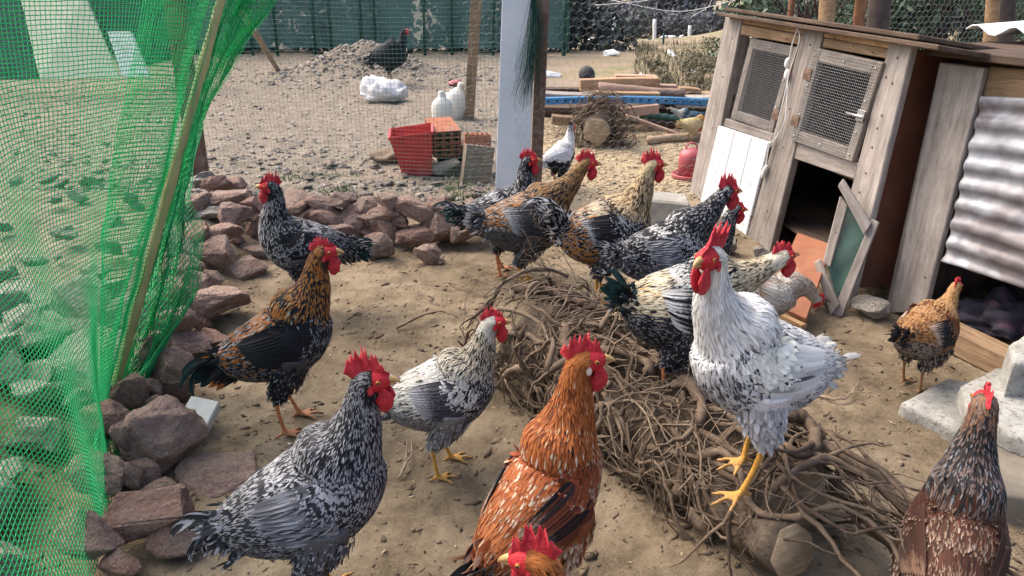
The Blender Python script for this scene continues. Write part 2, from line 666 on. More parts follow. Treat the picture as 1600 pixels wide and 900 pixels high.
def mat_feather():
    m = MatB('feather', 0.66, 0.22)
    a = m.n('ShaderNodeAttribute', attribute_name='colA')
    b = m.n('ShaderNodeAttribute', attribute_name='colB')
    uv = m.n('ShaderNodeUVMap')
    sep = m.n('ShaderNodeSeparateXYZ')
    m.l(uv.outputs[0], sep.inputs[0])
    u, v = sep.outputs[0], sep.outputs[1]
    n = a.outputs['Alpha']
    thr = b.outputs['Alpha']
    cu = m.math('ABSOLUTE', m.math('SUBTRACT', u, 0.5))
    oc = m.coord()
    ns = m.noise(oc, 110, 3, 0.6)
    x = m.math('ADD', m.math('SUBTRACT', m.math('MULTIPLY', v, n), n), 0.25)
    x = m.math('SUBTRACT', x, m.math('MULTIPLY', m.math('MULTIPLY', cu, cu), m.math('MULTIPLY', n, 0.9)))
    x = m.math('ADD', x, m.math('MULTIPLY', m.math('SUBTRACT', ns, 0.5), 0.25))
    sn = m.math('SINE', m.math('MULTIPLY', x, 2 * math.pi))
    mr = m.n('ShaderNodeMapRange', interpolation_type='SMOOTHSTEP')
    m.l(sn, mr.inputs['Value'])
    m.l(m.math('SUBTRACT', thr, 0.38), mr.inputs['From Min'])
    m.l(m.math('ADD', thr, 0.38), mr.inputs['From Max'])
    c = m.mix(mr.outputs[0], a.outputs['Color'], b.outputs['Color'])
    # the shaft and the barbs
    barb = m.n('ShaderNodeTexWave', i_Scale=1.0, i_Distortion=0.6)
    cmb = m.n('ShaderNodeCombineXYZ')
    m.l(m.math('ADD', m.math('MULTIPLY', v, 11.0), m.math('MULTIPLY', cu, -7.0)), cmb.inputs[0])
    m.l(cmb.outputs[0], barb.inputs['Vector'])
    c = m.mix(0.3, c, m.ramp(barb.outputs['Fac'], [(0.0, (0.6, 0.6, 0.6)), (1, (1.15, 1.15, 1.15))]), 'MULTIPLY')
    m.col(c)
    m.b.inputs['Sheen Weight'].default_value = 0.08
    tr = m.n('ShaderNodeBsdfTranslucent')
    m.l(c, tr.inputs[0])
    mx = m.n('ShaderNodeMixShader')
    mx.inputs[0].default_value = 0.22
    m.l(m.b.outputs[0], mx.inputs[1])
    m.l(tr.outputs[0], mx.inputs[2])
    m.l(mx.outputs[0], m.t.nodes['Material Output'].inputs[0])
    return m.m


M['feather'] = mat_feather()


def mat_skin():
    m = MatB('bird_body', 0.6, 0.3)
    a = m.n('ShaderNodeAttribute', attribute_name='bc')
    v = m.coord()
    n = m.noise(v, 120, 4, 0.65)
    vo = m.n('ShaderNodeTexVoronoi', i_Scale=190.0)
    m.l(v, vo.inputs['Vector'])
    c = m.mix(0.6, a.outputs['Color'], m.ramp(n, [(0.3, (0.55, 0.5, 0.5)), (0.7, (1.25, 1.2, 1.2))]), 'MULTIPLY')
    m.col(c)
    m.bump(vo.outputs['Distance'], 0.35, 0.004)
    return m.m


M['body'] = mat_skin()


def mat_comb():
    m = MatB('red_comb', 0.42, 0.45)
    v = m.coord()
    n = m.noise(v, 60, 4, 0.6)
    vo = m.n('ShaderNodeTexVoronoi', i_Scale=420.0)
    m.l(v, vo.inputs['Vector'])
    m.col(m.ramp(n, [(0.3, (0.36, 0.008, 0.018)), (0.5, (0.56, 0.018, 0.034)), (0.72, (0.68, 0.06, 0.07))]))
    m.b.inputs['Subsurface Weight'].default_value = 0.1
    m.b.inputs['Subsurface Radius'].default_value = (0.01, 0.002, 0.002)
    m.b.inputs['Subsurface Scale'].default_value = 0.5
    m.bump(m.math('ADD', vo.outputs['Distance'], n), 0.7, 0.004)
    return m.m


M['comb'] = mat_comb()
M['earlobe'] = plain('pale_earlobe', (0.62, 0.50, 0.42), 0.5, 0.4, 0.2, 60)
M['beak'] = plain('horn_beak', (0.46, 0.29, 0.11), 0.4, 0.45, 0.3, 50)
M['eye'] = plain('amber_eye', (0.42, 0.14, 0.02), 0.15, 0.6, 0.2, 80)
M['pupil'] = plain('pupil', (0.005, 0.005, 0.005), 0.1, 0.6, 0.0, 80)


def mat_leaf(name, stops, trans=0.25):
    m = MatB(name, 0.7, 0.25)
    g = m.n('ShaderNodeNewGeometry')
    m.col(m.ramp(g.outputs['Random Per Island'], stops))
    return m.m


M['leaf_dark'] = mat_leaf('dark_blue_green_foliage', [(0, (0.045, 0.06, 0.062)), (0.5, (0.075, 0.095, 0.09)), (1, (0.125, 0.145, 0.13))])
M['leaf_far'] = mat_leaf('haze_tinted_foliage', [(0, (0.085, 0.09, 0.10)), (0.5, (0.125, 0.135, 0.145)), (1, (0.19, 0.195, 0.205))])  # distance haze is mixed into these leaf colours
M['leaf_green'] = mat_leaf('grey_green_foliage', [(0, (0.05, 0.085, 0.055)), (0.5, (0.09, 0.14, 0.085)), (1, (0.17, 0.22, 0.15))])
M['leaf_dry'] = mat_leaf('dry_bush', [(0, (0.11, 0.095, 0.055)), (0.5, (0.19, 0.165, 0.10)), (1, (0.27, 0.24, 0.15))])
M['far_bark'] = plain('grey_brown_bark', (0.085, 0.07, 0.065), 0.9, 0.15, 0.4, 12, 0.3)
M['straw_bits'] = mat_leaf('straw_chips', [(0, (0.24, 0.185, 0.11)), (0.5, (0.36, 0.285, 0.18)), (1, (0.48, 0.40, 0.27))])
M['muck'] = mat_leaf('dark_clods', [(0, (0.07, 0.05, 0.033)), (0.6, (0.14, 0.10, 0.065)), (1, (0.24, 0.18, 0.12))])
M['gravel'] = mat_leaf('grey_gravel', [(0, (0.10, 0.082, 0.072)), (0.35, (0.17, 0.14, 0.122)), (0.75, (0.24, 0.205, 0.18)), (1, (0.36, 0.33, 0.295))])
M['grass'] = mat_leaf('sparse_weeds', [(0, (0.06, 0.09, 0.03)), (0.6, (0.11, 0.15, 0.055)), (1, (0.19, 0.20, 0.09))])

DEV = False

# ------------------------------------------------------------------ ground
def sstep(a, b, x):
    t = np.clip((x - a) / (b - a), 0, 1)
    return t * t * (3 - 2 * t)


MOUND = G(570, 118)
LOG_A, LOG_B = np.array([0.09, 2.42, 0.10]), np.array([0.70, 1.44, 0.13])


def ground_z(x, y):
    x, y = np.asarray(x, float), np.asarray(y, float)
    p = np.stack([x, y, 0 * x], -1)
    z = -0.061 * np.maximum(0, y - 14.0) * (y < 400)
    z = np.where(y > 36, -0.061 * 22 + 0.012 * (y - 36), z)
    near = 1 - sstep(5.0, 8.0, y)
    z = z + (fbm(p * 2.2, 3) - 0.45) * 0.05 + (fbm(p * 11, 3) - 0.45) * 0.034 * (0.4 + 0.6 * near) + (fbm(p * 38 + 5, 3) - 0.4) * 0.020 * near
    yard = sstep(4.2, 4.9, y + 0.2 * (fbm(p * 3, 2) - .4)) * (1 - sstep(0.0, 0.4, x))
    z = z + yard * (fbm(p * 6, 4) - 0.45) * 0.07
    z = z + 0.46 * np.exp(-((x - MOUND[0]) / 0.85) ** 2 - ((y - MOUND[1]) / 0.7) ** 2) * (0.75 + 0.5 * fbm(p * 4, 3))
    z = z + 0.16 * sstep(-1.25, -1.7, x) * (1 - sstep(4.2, 5, y))
    # soil heaped against the root log
    ab = (LOG_B - LOG_A)[:2]
    t = np.clip(((x - LOG_A[0]) * ab[0] + (y - LOG_A[1]) * ab[1]) / (ab @ ab), 0, 1)
    d = np.hypot(x - LOG_A[0] - t * ab[0], y - LOG_A[1] - t * ab[1])
    z = z + 0.035 * (1 - sstep(0.1, 0.36, d))
    # rough bank far right of the field
    q = np.exp(-((x - 9.5) / 3.0) ** 2 - ((y - 24) / 6.0) ** 2)
    z = z + 0.9 * q
    return z


def ground_mat():
    m = MatB('soil', 0.95, 0.15)
    za = m.n('ShaderNodeAttribute', attribute_name='colA')
    v = m.coord()
    n1 = m.noise(v, 1.7, 6, 0.62)
    n2 = m.noise(v, 9, 6, 0.68)
    n3 = m.noise(v, 55, 5, 0.7)
    n4 = m.noise(v, 190, 3, 0.6)
    run = m.ramp(n2, [(0.3, (0.112, 0.088, 0.060)), (0.5, (0.205, 0.164, 0.110)), (0.70, (0.28, 0.232, 0.163))])
    damp = m.ramp(n1, [(0.38, (0.66, 0.63, 0.6)), (0.62, (1.08, 1.06, 1.04))])
    run = m.mix(0.9, run, damp, 'MULTIPLY')
    run = m.mix(m.ramp(n3, [(0.58, (0, 0, 0)), (0.68, (0.75, 0.75, 0.75))]), run, (0.085, 0.058, 0.036))
    run = m.mix(m.ramp(n4, [(0.60, (0, 0, 0)), (0.72, (0.45, 0.45, 0.45))]), run, (0.42, 0.34, 0.23))
    yard = m.ramp(n2, [(0.3, (0.15, 0.124, 0.097)), (0.5, (0.23, 0.193, 0.152)), (0.7, (0.305, 0.26, 0.208))])
    yard = m.mix(0.8, yard, m.ramp(n3, [(0.35, (0.55, 0.53, 0.52)), (0.65, (1.15, 1.15, 1.15))]), 'MULTIPLY')
    straw = m.ramp(n3, [(0.3, (0.205, 0.155, 0.095)), (0.5, (0.31, 0.245, 0.155)), (0.7, (0.42, 0.345, 0.23))])
    field = m.ramp(n1, [(0.35, (0.29, 0.215, 0.175)), (0.55, (0.24, 0.205, 0.12)), (0.7, (0.145, 0.15, 0.07))])
    sep = m.n('ShaderNodeSeparateColor')
    m.l(za.outputs['Color'], sep.inputs[0])
    c = m.mix(sep.outputs[0], run, yard)
    c = m.mix(sep.outputs[1], c, straw)
    c = m.mix(sep.outputs[2], c, field)
    m.col(c)
    h = m.math('ADD', m.math('MULTIPLY', n2, 1.0), m.math('ADD', m.math('MULTIPLY', n3, 0.5), m.math('MULTIPLY', n4, 0.2)))
    m.bump(h, 0.75, 0.02)
    return m.m


def build_ground():
    xs = np.concatenate([-np.geomspace(8, 300, 22)[::-1], np.arange(-7.9, -2.6, 0.1), np.arange(-2.6, 2.6, 0.025), np.arange(2.6, 7.9, 0.12), np.geomspace(8, 300, 22)])
    ys = np.concatenate([np.linspace(-30, 0.3, 14)[:-1], np.arange(0.3, 5.6, 0.025), np.arange(5.6, 15, 0.075), np.geomspace(15, 420, 48)])
    X, Y = np.meshgrid(xs, ys, indexing='ij')
    Z = ground_z(X, Y)
    V = np.stack([X, Y, Z], -1).reshape(-1, 3)
    nx, ny = X.shape
    i, j = np.meshgrid(np.arange(nx - 1), np.arange(ny - 1), indexing='ij')
    b = i * ny + j
    F = np.stack([b, b + ny, b + ny + 1, b + 1], -1).reshape(-1, 4)
    p = np.stack([X, Y, 0 * X], -1)
    w = (fbm(p * 2.5, 3) - 0.45) * 0.9
    yard = np.clip(sstep(4.0, 4.9, Y + w) + sstep(-1.35, -1.8, X + w * .3), 0, 1)
    straw = sstep(4.3, 4.9, Y + w) * (1 - sstep(7.2, 7.9, Y + w)) * sstep(0.05, 0.35, X + 0.2 * w)
    field = sstep(7.3, 8.5, Y + w) * sstep(-0.2, 1.2, X + w - 0.02 * Y)
    A = np.stack([yard, straw, field, np.ones_like(yard)], -1).reshape(-1, 4)
    me = mesh_np('ground', V, F, None, {'colA': A})
    o = obj('ground', me, ground_mat())
    tag(o, kind='structure')
    return o


GROUND = build_ground()


def gz(x, y):
    return float(ground_z(np.array([x]), np.array([y]))[0])


# ------------------------------------------------------------------ stones
def hull_mesh(name, seed, pts=16, bev=0.035, dims=(1, 0.8, 0.7), detail=1):
    r = random.Random(seed)
    bm = bmesh.new()
    for _ in range(pts):
        v = Vector((r.gauss(0, 1), r.gauss(0, 1), r.gauss(0, 1))).normalized()
        # boxy, broken blocks
        k = max(abs(v.x), abs(v.y), abs(v.z)) ** 0.55
        v = v / k * 0.5 * r.uniform(0.86, 1.08)
        bm.verts.new((v.x * dims[0], v.y * dims[1], v.z * dims[2]))
    g = bmesh.ops.convex_hull(bm, input=bm.verts[:])
    bmesh.ops.delete(bm, geom=[e for e in g['geom_interior'] if isinstance(e, bmesh.types.BMVert)], context='VERTS')
    bmesh.ops.dissolve_limit(bm, angle_limit=0.22, verts=bm.verts[:], edges=bm.edges[:])
    if bev:
        bmesh.ops.bevel(bm, geom=bm.edges[:], offset=bev, segments=1, affect='EDGES')
    bmesh.ops.triangulate(bm, faces=bm.faces[:])
    if detail:
        bmesh.ops.subdivide_edges(bm, edges=bm.edges[:], cuts=2, use_grid_fill=True)
        bm.normal_update()
        co = np.array([v.co[:] for v in bm.verts])
        d = (fbm(co * 3.5 + seed * 3.7, 3) - 0.44) * 0.20 + (fbm(co * 13 + seed, 3) - .44) * 0.07
        for v, k in zip(bm.verts, d):
            v.co += v.normal * float(k)
    bm.normal_update()
    me = bm_mesh(name, bm)
    return me


ROCKS = [hull_mesh('rock_block', 100 + i, random.choice((12, 14, 17)), 0.03, (1, random.uniform(.75, 1), random.uniform(.65, .9))) for i in range(18)]
for me in ROCKS:
    me.materials.append(M['rock'])
ROCKS_G = [me.copy() for me in ROCKS]
for me in ROCKS_G:
    me.materials.clear()
    me.materials.append(M['rubble'])


def rock(i, c, dims, parent=None, meshes=ROCKS, rz=None, tilt=0.35, name='rock'):
    o = bpy.data.objects.new(name, meshes[i % len(meshes)])
    COL.objects.link(o)
    o.location = c
    o.rotation_euler = (random.uniform(-tilt, tilt), random.uniform(-tilt, tilt), random.uniform(0, 6.28) if rz is None else rz)
    o.scale = dims
    if parent is not None:
        o.parent = parent
        o.matrix_parent_inverse = Matrix.Translation(parent.location).inverted()
    return o


def rock_px(i, px, py, w, h, zc, parent=None, label=None, rz=None, k=1.0, tilt=0.3):
    c = G(px, py, zc)
    d = (c[1]) * CP + (CAM_H - c[2]) * SP
    wm, hm = w * d / FPX, h * d / FPX
    o = rock(i, c, (wm * 1.22 * k, wm * 1.12 * k, hm * 1.25 * k), parent, rz=rz if rz is not None else random.uniform(-0.5, 0.5), tilt=tilt)
    if label:
        tag(o, label, 'rock', 'loose rocks lying inside the chicken run')
    return o


WALL_L = thing('rock_border', (-1.25, 2.6, 0), 'border of piled mauve brown rocks along the green net', 'rock border')
WALL_B = thing('rock_wall', (-0.8, 4.1, 0), 'low dry wall of stacked rocks across the back of the run', 'rock wall')
left_list = [  # px, py, w, h, centre height
    (308, 330, 62, 48, .17), (368, 336, 46, 40, .20), (361, 308, 60, 36, .24), (350, 368, 62, 50, .16), (331, 398, 64, 76, .12),
    (404, 352, 46, 46, .10), (393, 322, 44, 34, .20), (382, 424, 62, 44, .03), (292, 535, 66, 44, .08), (333, 526, 46, 34, .06),
    (277, 583, 80, 74, .09), (233, 606, 34, 44, .10), (198, 690, 40, 80, .12), (200, 745, 44, 60, .08),
    (190, 886, 60, 50, .06), (340, 285, 44, 36, .26), (372, 292, 46, 34, .22), (300, 455, 50, 60, .12), (268, 505, 60, 60, .14), (250, 640, 46, 40, .08),
    (306, 372, 50, 50, .20), (288, 420, 60, 60, .16), (262, 460, 60, 60, .18), (232, 545, 60, 60, .16), (200, 610, 60, 60, .14), (160, 660, 70, 60, .14),
    (150, 740, 80, 70, .12), (140, 830, 90, 80, .12), (220, 740, 60, 40, .05), (250, 765, 50, 40, .05), (185, 820, 50, 50, .08), (322, 440, 46, 40, .08),
    (312, 500, 44, 40, .06), (405, 392, 40, 34, .04), (372, 380, 34, 34, .06), (425, 345, 40, 40, .09), (425, 318, 40, 32, .18), (445, 352, 40, 36, .08)]
for i, (x, y, w, h, z) in enumerate(left_list):
    rock_px(i, x, y, w, h, z, WALL_L)
loose = [
    (343, 473, 88, 68, .085, 'big rounded brown rock beside the tail of the golden necked black rooster', 3),
    (255, 682, 112, 112, .10, 'broad flat faced purple brown rock left of the white tile', 7),
    (237, 804, 108, 88, .10, 'large brown rock near the grey speckled rooster with its tail towards it', 2),
    (277, 838, 78, 58, .055, 'smaller dull brown rock in front of the large one at the bottom', 9),
    (345, 743, 108, 40, .0, 'flat sandy rock half buried behind the grey speckled tail', 5),
    (591, 383, 42, 48, .065, 'upright brown rock standing in front of the back wall', 11),
    (667, 397, 40, 36, .05, 'small brown rock lying loose before the right end of the back wall', 13)]
for x, y, w, h, z, lb, i in loose:
    rock_px(i, x, y, w, h, z, None, lb, tilt=0.2)
back_list = [
    (464, 318, 44, 34, .20), (482, 336, 48, 32, .14), (500, 354, 52, 36, .07), (519, 336, 54, 36, .15), (556, 334, 40, 34, .15), (575, 322, 34, 26, .19),
    (602, 333, 42, 28, .17), (608, 314, 38, 24, .24), (599, 358, 48, 40, .08), (649, 328, 54, 42, .19), (649, 364, 56, 42, .07), (690, 323, 40, 34, .20),
    (696, 357, 52, 56, .09), (527, 368, 52, 34, .05), (558, 355, 40, 38, .08), (728, 330, 46, 36, .16), (734, 362, 50, 40, .07), (770, 345, 46, 42, .12),
    (805, 352, 46, 42, .09), (456, 350, 44, 40, .08), (536, 312, 40, 24, .22), (500, 316, 36, 26, .22), (630, 318, 30, 24, .21), (672, 345, 26, 24, .13), (624, 345, 28, 24, .13), (575, 366, 30, 26, .04),
    (575, 344, 36, 30, .12), (845, 345, 50, 40, .10), (885, 340, 48, 40, .10), (688, 410, 20, 12, .01)]
for i, (x, y, w, h, z) in enumerate(back_list):
    rock_px(i + 5, x, y, w, h, z, WALL_B, k=1.08)
# grey rubble bank outside the green net
BANK = thing('rubble_bank', (-1.8, 2.2, 0), 'bank of grey rubble stones showing through the green net', 'rubble bank')
random.seed(5)
for i in range(110):
    y = random.uniform(0.9, 4.6)
    x0 = -1.06 - 0.17 * max(0, y - 1.2) - (0.1 if y < 2.4 else 0.0)
    x = x0 - abs(random.gauss(0, 0.75)) - 0.08
    s = random.uniform(0.06, 0.17) * (0.7 if x < -2 else 1)
    rock(i, (x, y, gz(x, y) + s * 0.18 + random.uniform(0, .05)), (s * 1.2, s, s * 0.75), BANK, ROCKS_G, tilt=0.5)

for i in range(75):
    y = random.uniform(0.95, 2.7)
    x0 = -1.08 - 0.19 * max(0, y - 1.2) - (0.1 if y < 2.4 else 0.0)
    x = x0 - random.uniform(.06, .85)
    s = random.uniform(0.13, 0.27)
    rock(i + 4, (x, y, gz(x, y) + s * 0.2), (s * 1.2, s, s * 0.8), BANK, ROCKS_G, tilt=0.5)

# white marble offcut by the big flat rock
_c = G(309, 656, 0.05)
tile = slab('marble_tile', [_c + np.array(v) for v in ((-0.05, -.055, 0.02), (0.045, -.065, 0.0), (0.055, .055, 0.035), (-0.035, .06, 0.055))], 0.045, M['marble'])
tag(tile, 'white marble tile offcut lying against the big flat rock', 'tile')

# stones lying in the turkey yard (the larger ones one by one, the rest as gravel)
PEB = [hull_mesh('yard_stone', 300 + i, 12, 0.03, (1, .8, .55), 0) for i in range(8)]
for me in PEB:
    me.materials.append(M['pebble'])
random.seed(8)
k = 0
while k < 110:
    px, py = random.uniform(300, 800), random.uniform(150, 312)
    if random.random() > ((py - 140) / 170) ** 1.2:
        continue
    c = G(px, py)
    s = random.uniform(0.04, 0.12) * (1.0 if py > 220 else 0.6)
    rock(k, (c[0], c[1], gz(c[0], c[1]) + s * 0.12), (s * 1.2, s, s * 0.6), GROUND, PEB, tilt=0.4, name='stone')
    k += 1


def scatter(name, P, S, mat, label=None, cat=None, flat=0.6, kind='stuff', seed=0, elong=1.0):
    """thousands of tiny lumps as one mesh"""
    r = np.random.default_rng(seed)
    B = np.array([(1, 0, 0), (-1, 0, 0), (0, 1, 0), (0, -1, 0), (0, 0, 1), (0, 0, -1)], float)
    F = np.array([(0, 2, 4), (2, 1, 4), (1, 3, 4), (3, 0, 4), (2, 0, 5), (1, 2, 5), (3, 1, 5), (0, 3, 5)])
    n = len(P)
    V = (B[None] + r.normal(0, .22, (n, 6, 3))) * r.uniform(0.75, 1.25, (n, 6, 1)) * np.stack([S * elong, S * r.uniform(0.6, 1, n), S * flat], -1)[:, None]
    a = r.uniform(0, 6.28, n)
    c, s = np.cos(a)[:, None], np.sin(a)[:, None]
    X = V[..., 0] * c - V[..., 1] * s
    Y = V[..., 0] * s + V[..., 1] * c
    V = np.stack([X, Y, V[..., 2]], -1) + np.asarray(P)[:, None]
    Fs = (F[None] + (np.arange(n) * 6)[:, None, None]).reshape(-1, 3)
    o = obj(name, mesh_np(name, V.reshape(-1, 3), Fs, smooth=False), mat)
    return tag(o, label, cat, None, kind)


def on_ground(x, y, up=0.0):
    return np.stack([x, y, ground_z(x, y) + up], -1)


r_ = np.random.default_rng(3)
n = 9000
yy = 4.3 + 9.5 * r_.random(n) ** 1.8
xx = -4.2 * (yy / 6) * r_.random(n) + 0.05
scatter('gravel', on_ground(xx, yy), (r_.gamma(2.0, 0.006, n) + 0.004) * np.where(yy > 6, .8, 1), M['gravel'], 'loose grey gravel over the turkey yard', 'gravel', 0.5, seed=1)
n = 9000
xx = r_.uniform(-1.5, 2.0, n)
yy = r_.uniform(0.9, 4.3, n)
scatter('clods', on_ground(xx, yy), r_.gamma(1.7, 0.0020, n) + 0.0014, M['muck'], 'dark clods and droppings on the sandy run', 'droppings', 0.6, seed=2, elong=1.6)
n = 1800
xx = MOUND[0] + .8 * r_.normal(size=n)
yy = MOUND[1] + .55 * r_.normal(size=n)
scatter('heap_gravel', on_ground(xx, yy), r_.gamma(2.0, 0.009, n) + .008, M['gravel'], 'darker gravel on the low heap behind the turkey', 'gravel', .6, seed=6)
n = 900
scatter('litter', on_ground(r_.uniform(-1.3, 2.0, n), r_.uniform(1.0, 4.2, n), .002), r_.uniform(.0015, .004, n), M['straw_bits'], 'scraps of straw and chaff on the run floor', 'straw', .3, seed=8, elong=4.0)
n = 9000
yy = 4.6 + 3.0 * r_.random(n)
xx = 0.2 + 2.8 * r_.random(n)
scatter('straw', on_ground(xx, yy), r_.uniform(0.006, 0.016, n), M['straw_bits'], 'pale straw chips covering the pen behind the wire', 'straw', 0.35, seed=3, elong=2.6)


def blades(name, P, L, W, mat, label, cat, lean=0.5, seed=0, segs=2, kind='stuff', parent=None):
    r = np.random.default_rng(seed)
    n = len(P)
    a = r.uniform(0, 6.28, n)
    d = np.stack([np.cos(a), np.sin(a), 0 * a], -1)
    b = np.stack([-np.sin(a), np.cos(a), 0 * a], -1)
    ln = np.abs(r.normal(0, lean, n))
    V = []
    for t in np.linspace(0, 1, segs + 1):
        c = P + d * (L * ln * t ** 1.6)[:, None] + np.array([0, 0, 1.0]) * (L * t * np.sqrt(np.maximum(0.05, 1 - 0.6 * ln ** 2)))[:, None]
        w = (W * (1 - t) ** 0.7 * 0.5 + W * 0.06)[:, None]
        V += [c - b * w, c + b * w]
    V = np.stack(V, 1)
    k = 2 * (segs + 1)
    base = (np.arange(n) * k)[:, None]
    F = np.concatenate([np.concatenate([base + 2 * i, base + 2 * i + 1, base + 2 * i + 3, base + 2 * i + 2], 1) for i in range(segs)])
    o = obj(name, mesh_np(name, V.reshape(-1, 3), F, smooth=True), mat, parent)
    return tag(o, label, cat, None, kind)


n = 2600
px = r_.uniform(430, 800, n)
py = 312 - 40 * r_.random(n) ** 1.5
pts = np.array([G(a, b) for a, b in zip(px, py)])
pts[:, 2] = ground_z(pts[:, 0], pts[:, 1])
keep = fbm(pts * 5, 2) > 0.36
blades('weeds', pts[keep], r_.uniform(0.015, 0.05, keep.sum()), r_.uniform(0.004, 0.010, keep.sum()), M['grass'], 'sparse green weeds along the foot of the wire fence', 'weeds', 0.8, 4)
n = 15000
yy = 8.5 + 13 * r_.random(n)
xx = r_.uniform(1.0, 9.0, n) * (yy / 9) * 0.75
pts = on_ground(xx, yy)
keep = (fbm(pts * np.array([.8, .5, 1]), 3) > 0.42) & (xx > 0.16 * yy)
blades('dry_grass', pts[keep], r_.uniform(0.05, 0.22, keep.sum()), r_.uniform(0.008, 0.02, keep.sum()), M['leaf_dry'], 'dry tawny grass on the field behind the lumber', 'grass', 0.6, 5)


# ------------------------------------------------------------------ vegetation
def leaf_cloud(centers, radii, n, size, seed, flat=0.8):
    r = np.random.default_rng(seed)
    ci = r.integers(0, len(centers), n)
    d = unit(r.normal(size=(n, 3)))
    rad = radii[ci] * r.random(n) ** 0.4
    P = centers[ci] + d * rad[:, None] * np.array([1, 1, flat])
    a = unit(r.normal(size=(n, 3)))
    b = unit(np.cross(a, r.normal(size=(n, 3))))
    s = size * r.uniform(0.5, 1.3, n)[:, None]
    V = np.stack([P - a * s, P + b * s * 0.5, P + a * s, P - b * s * 0.5], 1).reshape(-1, 3)
    return V, np.arange(4 * n).reshape(-1, 4)


def tree(name, base, h, cr, mat, label, group, seed, nleaf=1600, leaf=0.12, low=0.25, trunk_r=0.12, cat='tree', limbs=7, bare=False):
    r = np.random.default_rng(seed)
    root = thing(name, base, label, cat, group)
    base = np.array(base, float)
    acc = Acc()
    path = base + np.array([[0, 0, -0.1], [r.normal(0, .05), r.normal(0, .05), h * .3], [r.normal(0, .12), r.normal(0, .12), h * .65], [r.normal(0, .2), r.normal(0, .2), h]])
    path = catmull(path, 10)
    acc.add(*tube(path, np.linspace(trunk_r, trunk_r * 0.2, 10), 7))
    cs, rs = [], []
    for k in range(limbs):
        t = r.uniform(low, 0.95)
        p0 = path[int(t * 9)]
        a = r.uniform(0, 6.28)
        L = cr * r.uniform(0.6, 1.0)
        e = p0 + np.array([math.cos(a) * L, math.sin(a) * L, L * r.uniform(0.1, 0.6)])
        mid = (p0 + e) / 2 + r.normal(0, 0.08 * cr, 3)
        lp = catmull([p0, mid, e], 6)
        acc.add(*tube(lp, np.linspace(trunk_r * 0.35, trunk_r * 0.06, 6), 5))
        cs += [mid, e]
        rs += [cr * r.uniform(.25, .5), cr * r.uniform(.3, .5)]
        if bare:
            for q in range(5):
                s = lp[r.integers(2, 6)]
                acc.add(*tube(catmull([s, s + r.normal(0, .25, 3) * cr * .6, s + r.normal(0, .45, 3) * cr * .7], 5), np.linspace(trunk_r * .12, trunk_r * .03, 5), 4))
    obj('trunk', acc.mesh('trunk'), M['far_bark'], root)
    if nleaf:
        V, F = leaf_cloud(np.array(cs), np.array(rs), nleaf, leaf, seed + 1)
        obj('crown', mesh_np('crown', V, F, smooth=False), mat, root)
    return root


random.seed(21)
# dark wood on the far slope, tree by tree
tn = 0
for k in range(30):
    Y = random.uniform(38, 52) if k < 30 else random.uniform(54, 66)
    px = 860 + 750 * (k % 30) / 29 + random.uniform(-14, 14)
    X = (px - 800) / FPX * (Y * CP + 2.2 * SP)
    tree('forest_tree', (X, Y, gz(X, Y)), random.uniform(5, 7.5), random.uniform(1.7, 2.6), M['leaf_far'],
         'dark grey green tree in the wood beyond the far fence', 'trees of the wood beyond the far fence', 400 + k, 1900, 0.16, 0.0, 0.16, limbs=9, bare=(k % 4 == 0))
# shrubs at the foot of the wood
for k in range(30):
    Y = random.uniform(34.5, 37.5)
    px = 850 + 770 * k / 29
    X = (px - 800) / FPX * (Y * CP + 2.2 * SP)
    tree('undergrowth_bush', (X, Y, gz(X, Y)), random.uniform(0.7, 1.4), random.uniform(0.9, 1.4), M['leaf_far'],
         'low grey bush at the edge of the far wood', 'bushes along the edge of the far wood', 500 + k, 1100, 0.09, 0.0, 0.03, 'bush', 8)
# grey green trees behind the coop
for k in range(16):
    Y = random.uniform(10.5, 16)
    px = 1215 + 400 * (k % 9) / 8 + random.uniform(-10, 10)
    X = (px - 800) / FPX * (Y * CP + 1.0 * SP)
    tree('leafy_tree', (X, Y, gz(X, Y)), random.uniform(2.6, 4.0), random.uniform(0.9, 1.3), M['leaf_green'],
         'grey green leafy tree behind the coop roof', 'leafy trees behind the coop roof', 600 + k, 2400, 0.06, 0.05, 0.07, limbs=12)
# scrub on the field
scrub = [(1020, 104, .30), (1070, 116, .55), (1104, 102, .75), (1040, 124, .32), (1090, 128, .4), (1132, 112, .7)]
for k, (px, py, s) in enumerate(scrub):
    c = G(px, py + 10)
    tree('dry_bush', (c[0], c[1], gz(c[0], c[1])), s * 0.5, s * .5, M['leaf_dry'], 'dry olive brown bush on the field behind the lumber', 'dry bushes behind the lumber pile', 700 + k, 1300, 0.022, 0.0, 0.012, 'bush', 9, True)
# dark shrubs behind the shade cloth of the turkey yard
for k in range(24):
    X = -11.5 + 13 * k / 23 + random.uniform(-.3, .3)
    Y = random.uniform(15.5, 18)
    tree('shaded_bush', (X, Y, gz(X, Y)), random.uniform(1.5, 2.4), random.uniform(1.0, 1.5), M['leaf_dark'], 'dark bush seen through the green shade cloth', 'dark bushes behind the green shade cloth', 800 + k, 1100, 0.11, 0.0, 0.05, 'bush', 10)

# ------------------------------------------------------------------ birds
K = (0.011, 0.011, 0.014)
KG = (0.006, 0.028, 0.030)
W = (0.66, 0.65, 0.62)
GR = (0.20, 0.20, 0.22)
GO = (0.42, 0.20, 0.05)
OR = (0.40, 0.135, 0.025)
RD = (0.30, 0.075, 0.022)
CR = (0.62, 0.50, 0.31)
BN = (0.10, 0.04, 0.018)
FROWS = np.array([0, .4, .78, 1.0])
FWID = np.array([.5, 1.0, .80, .14])


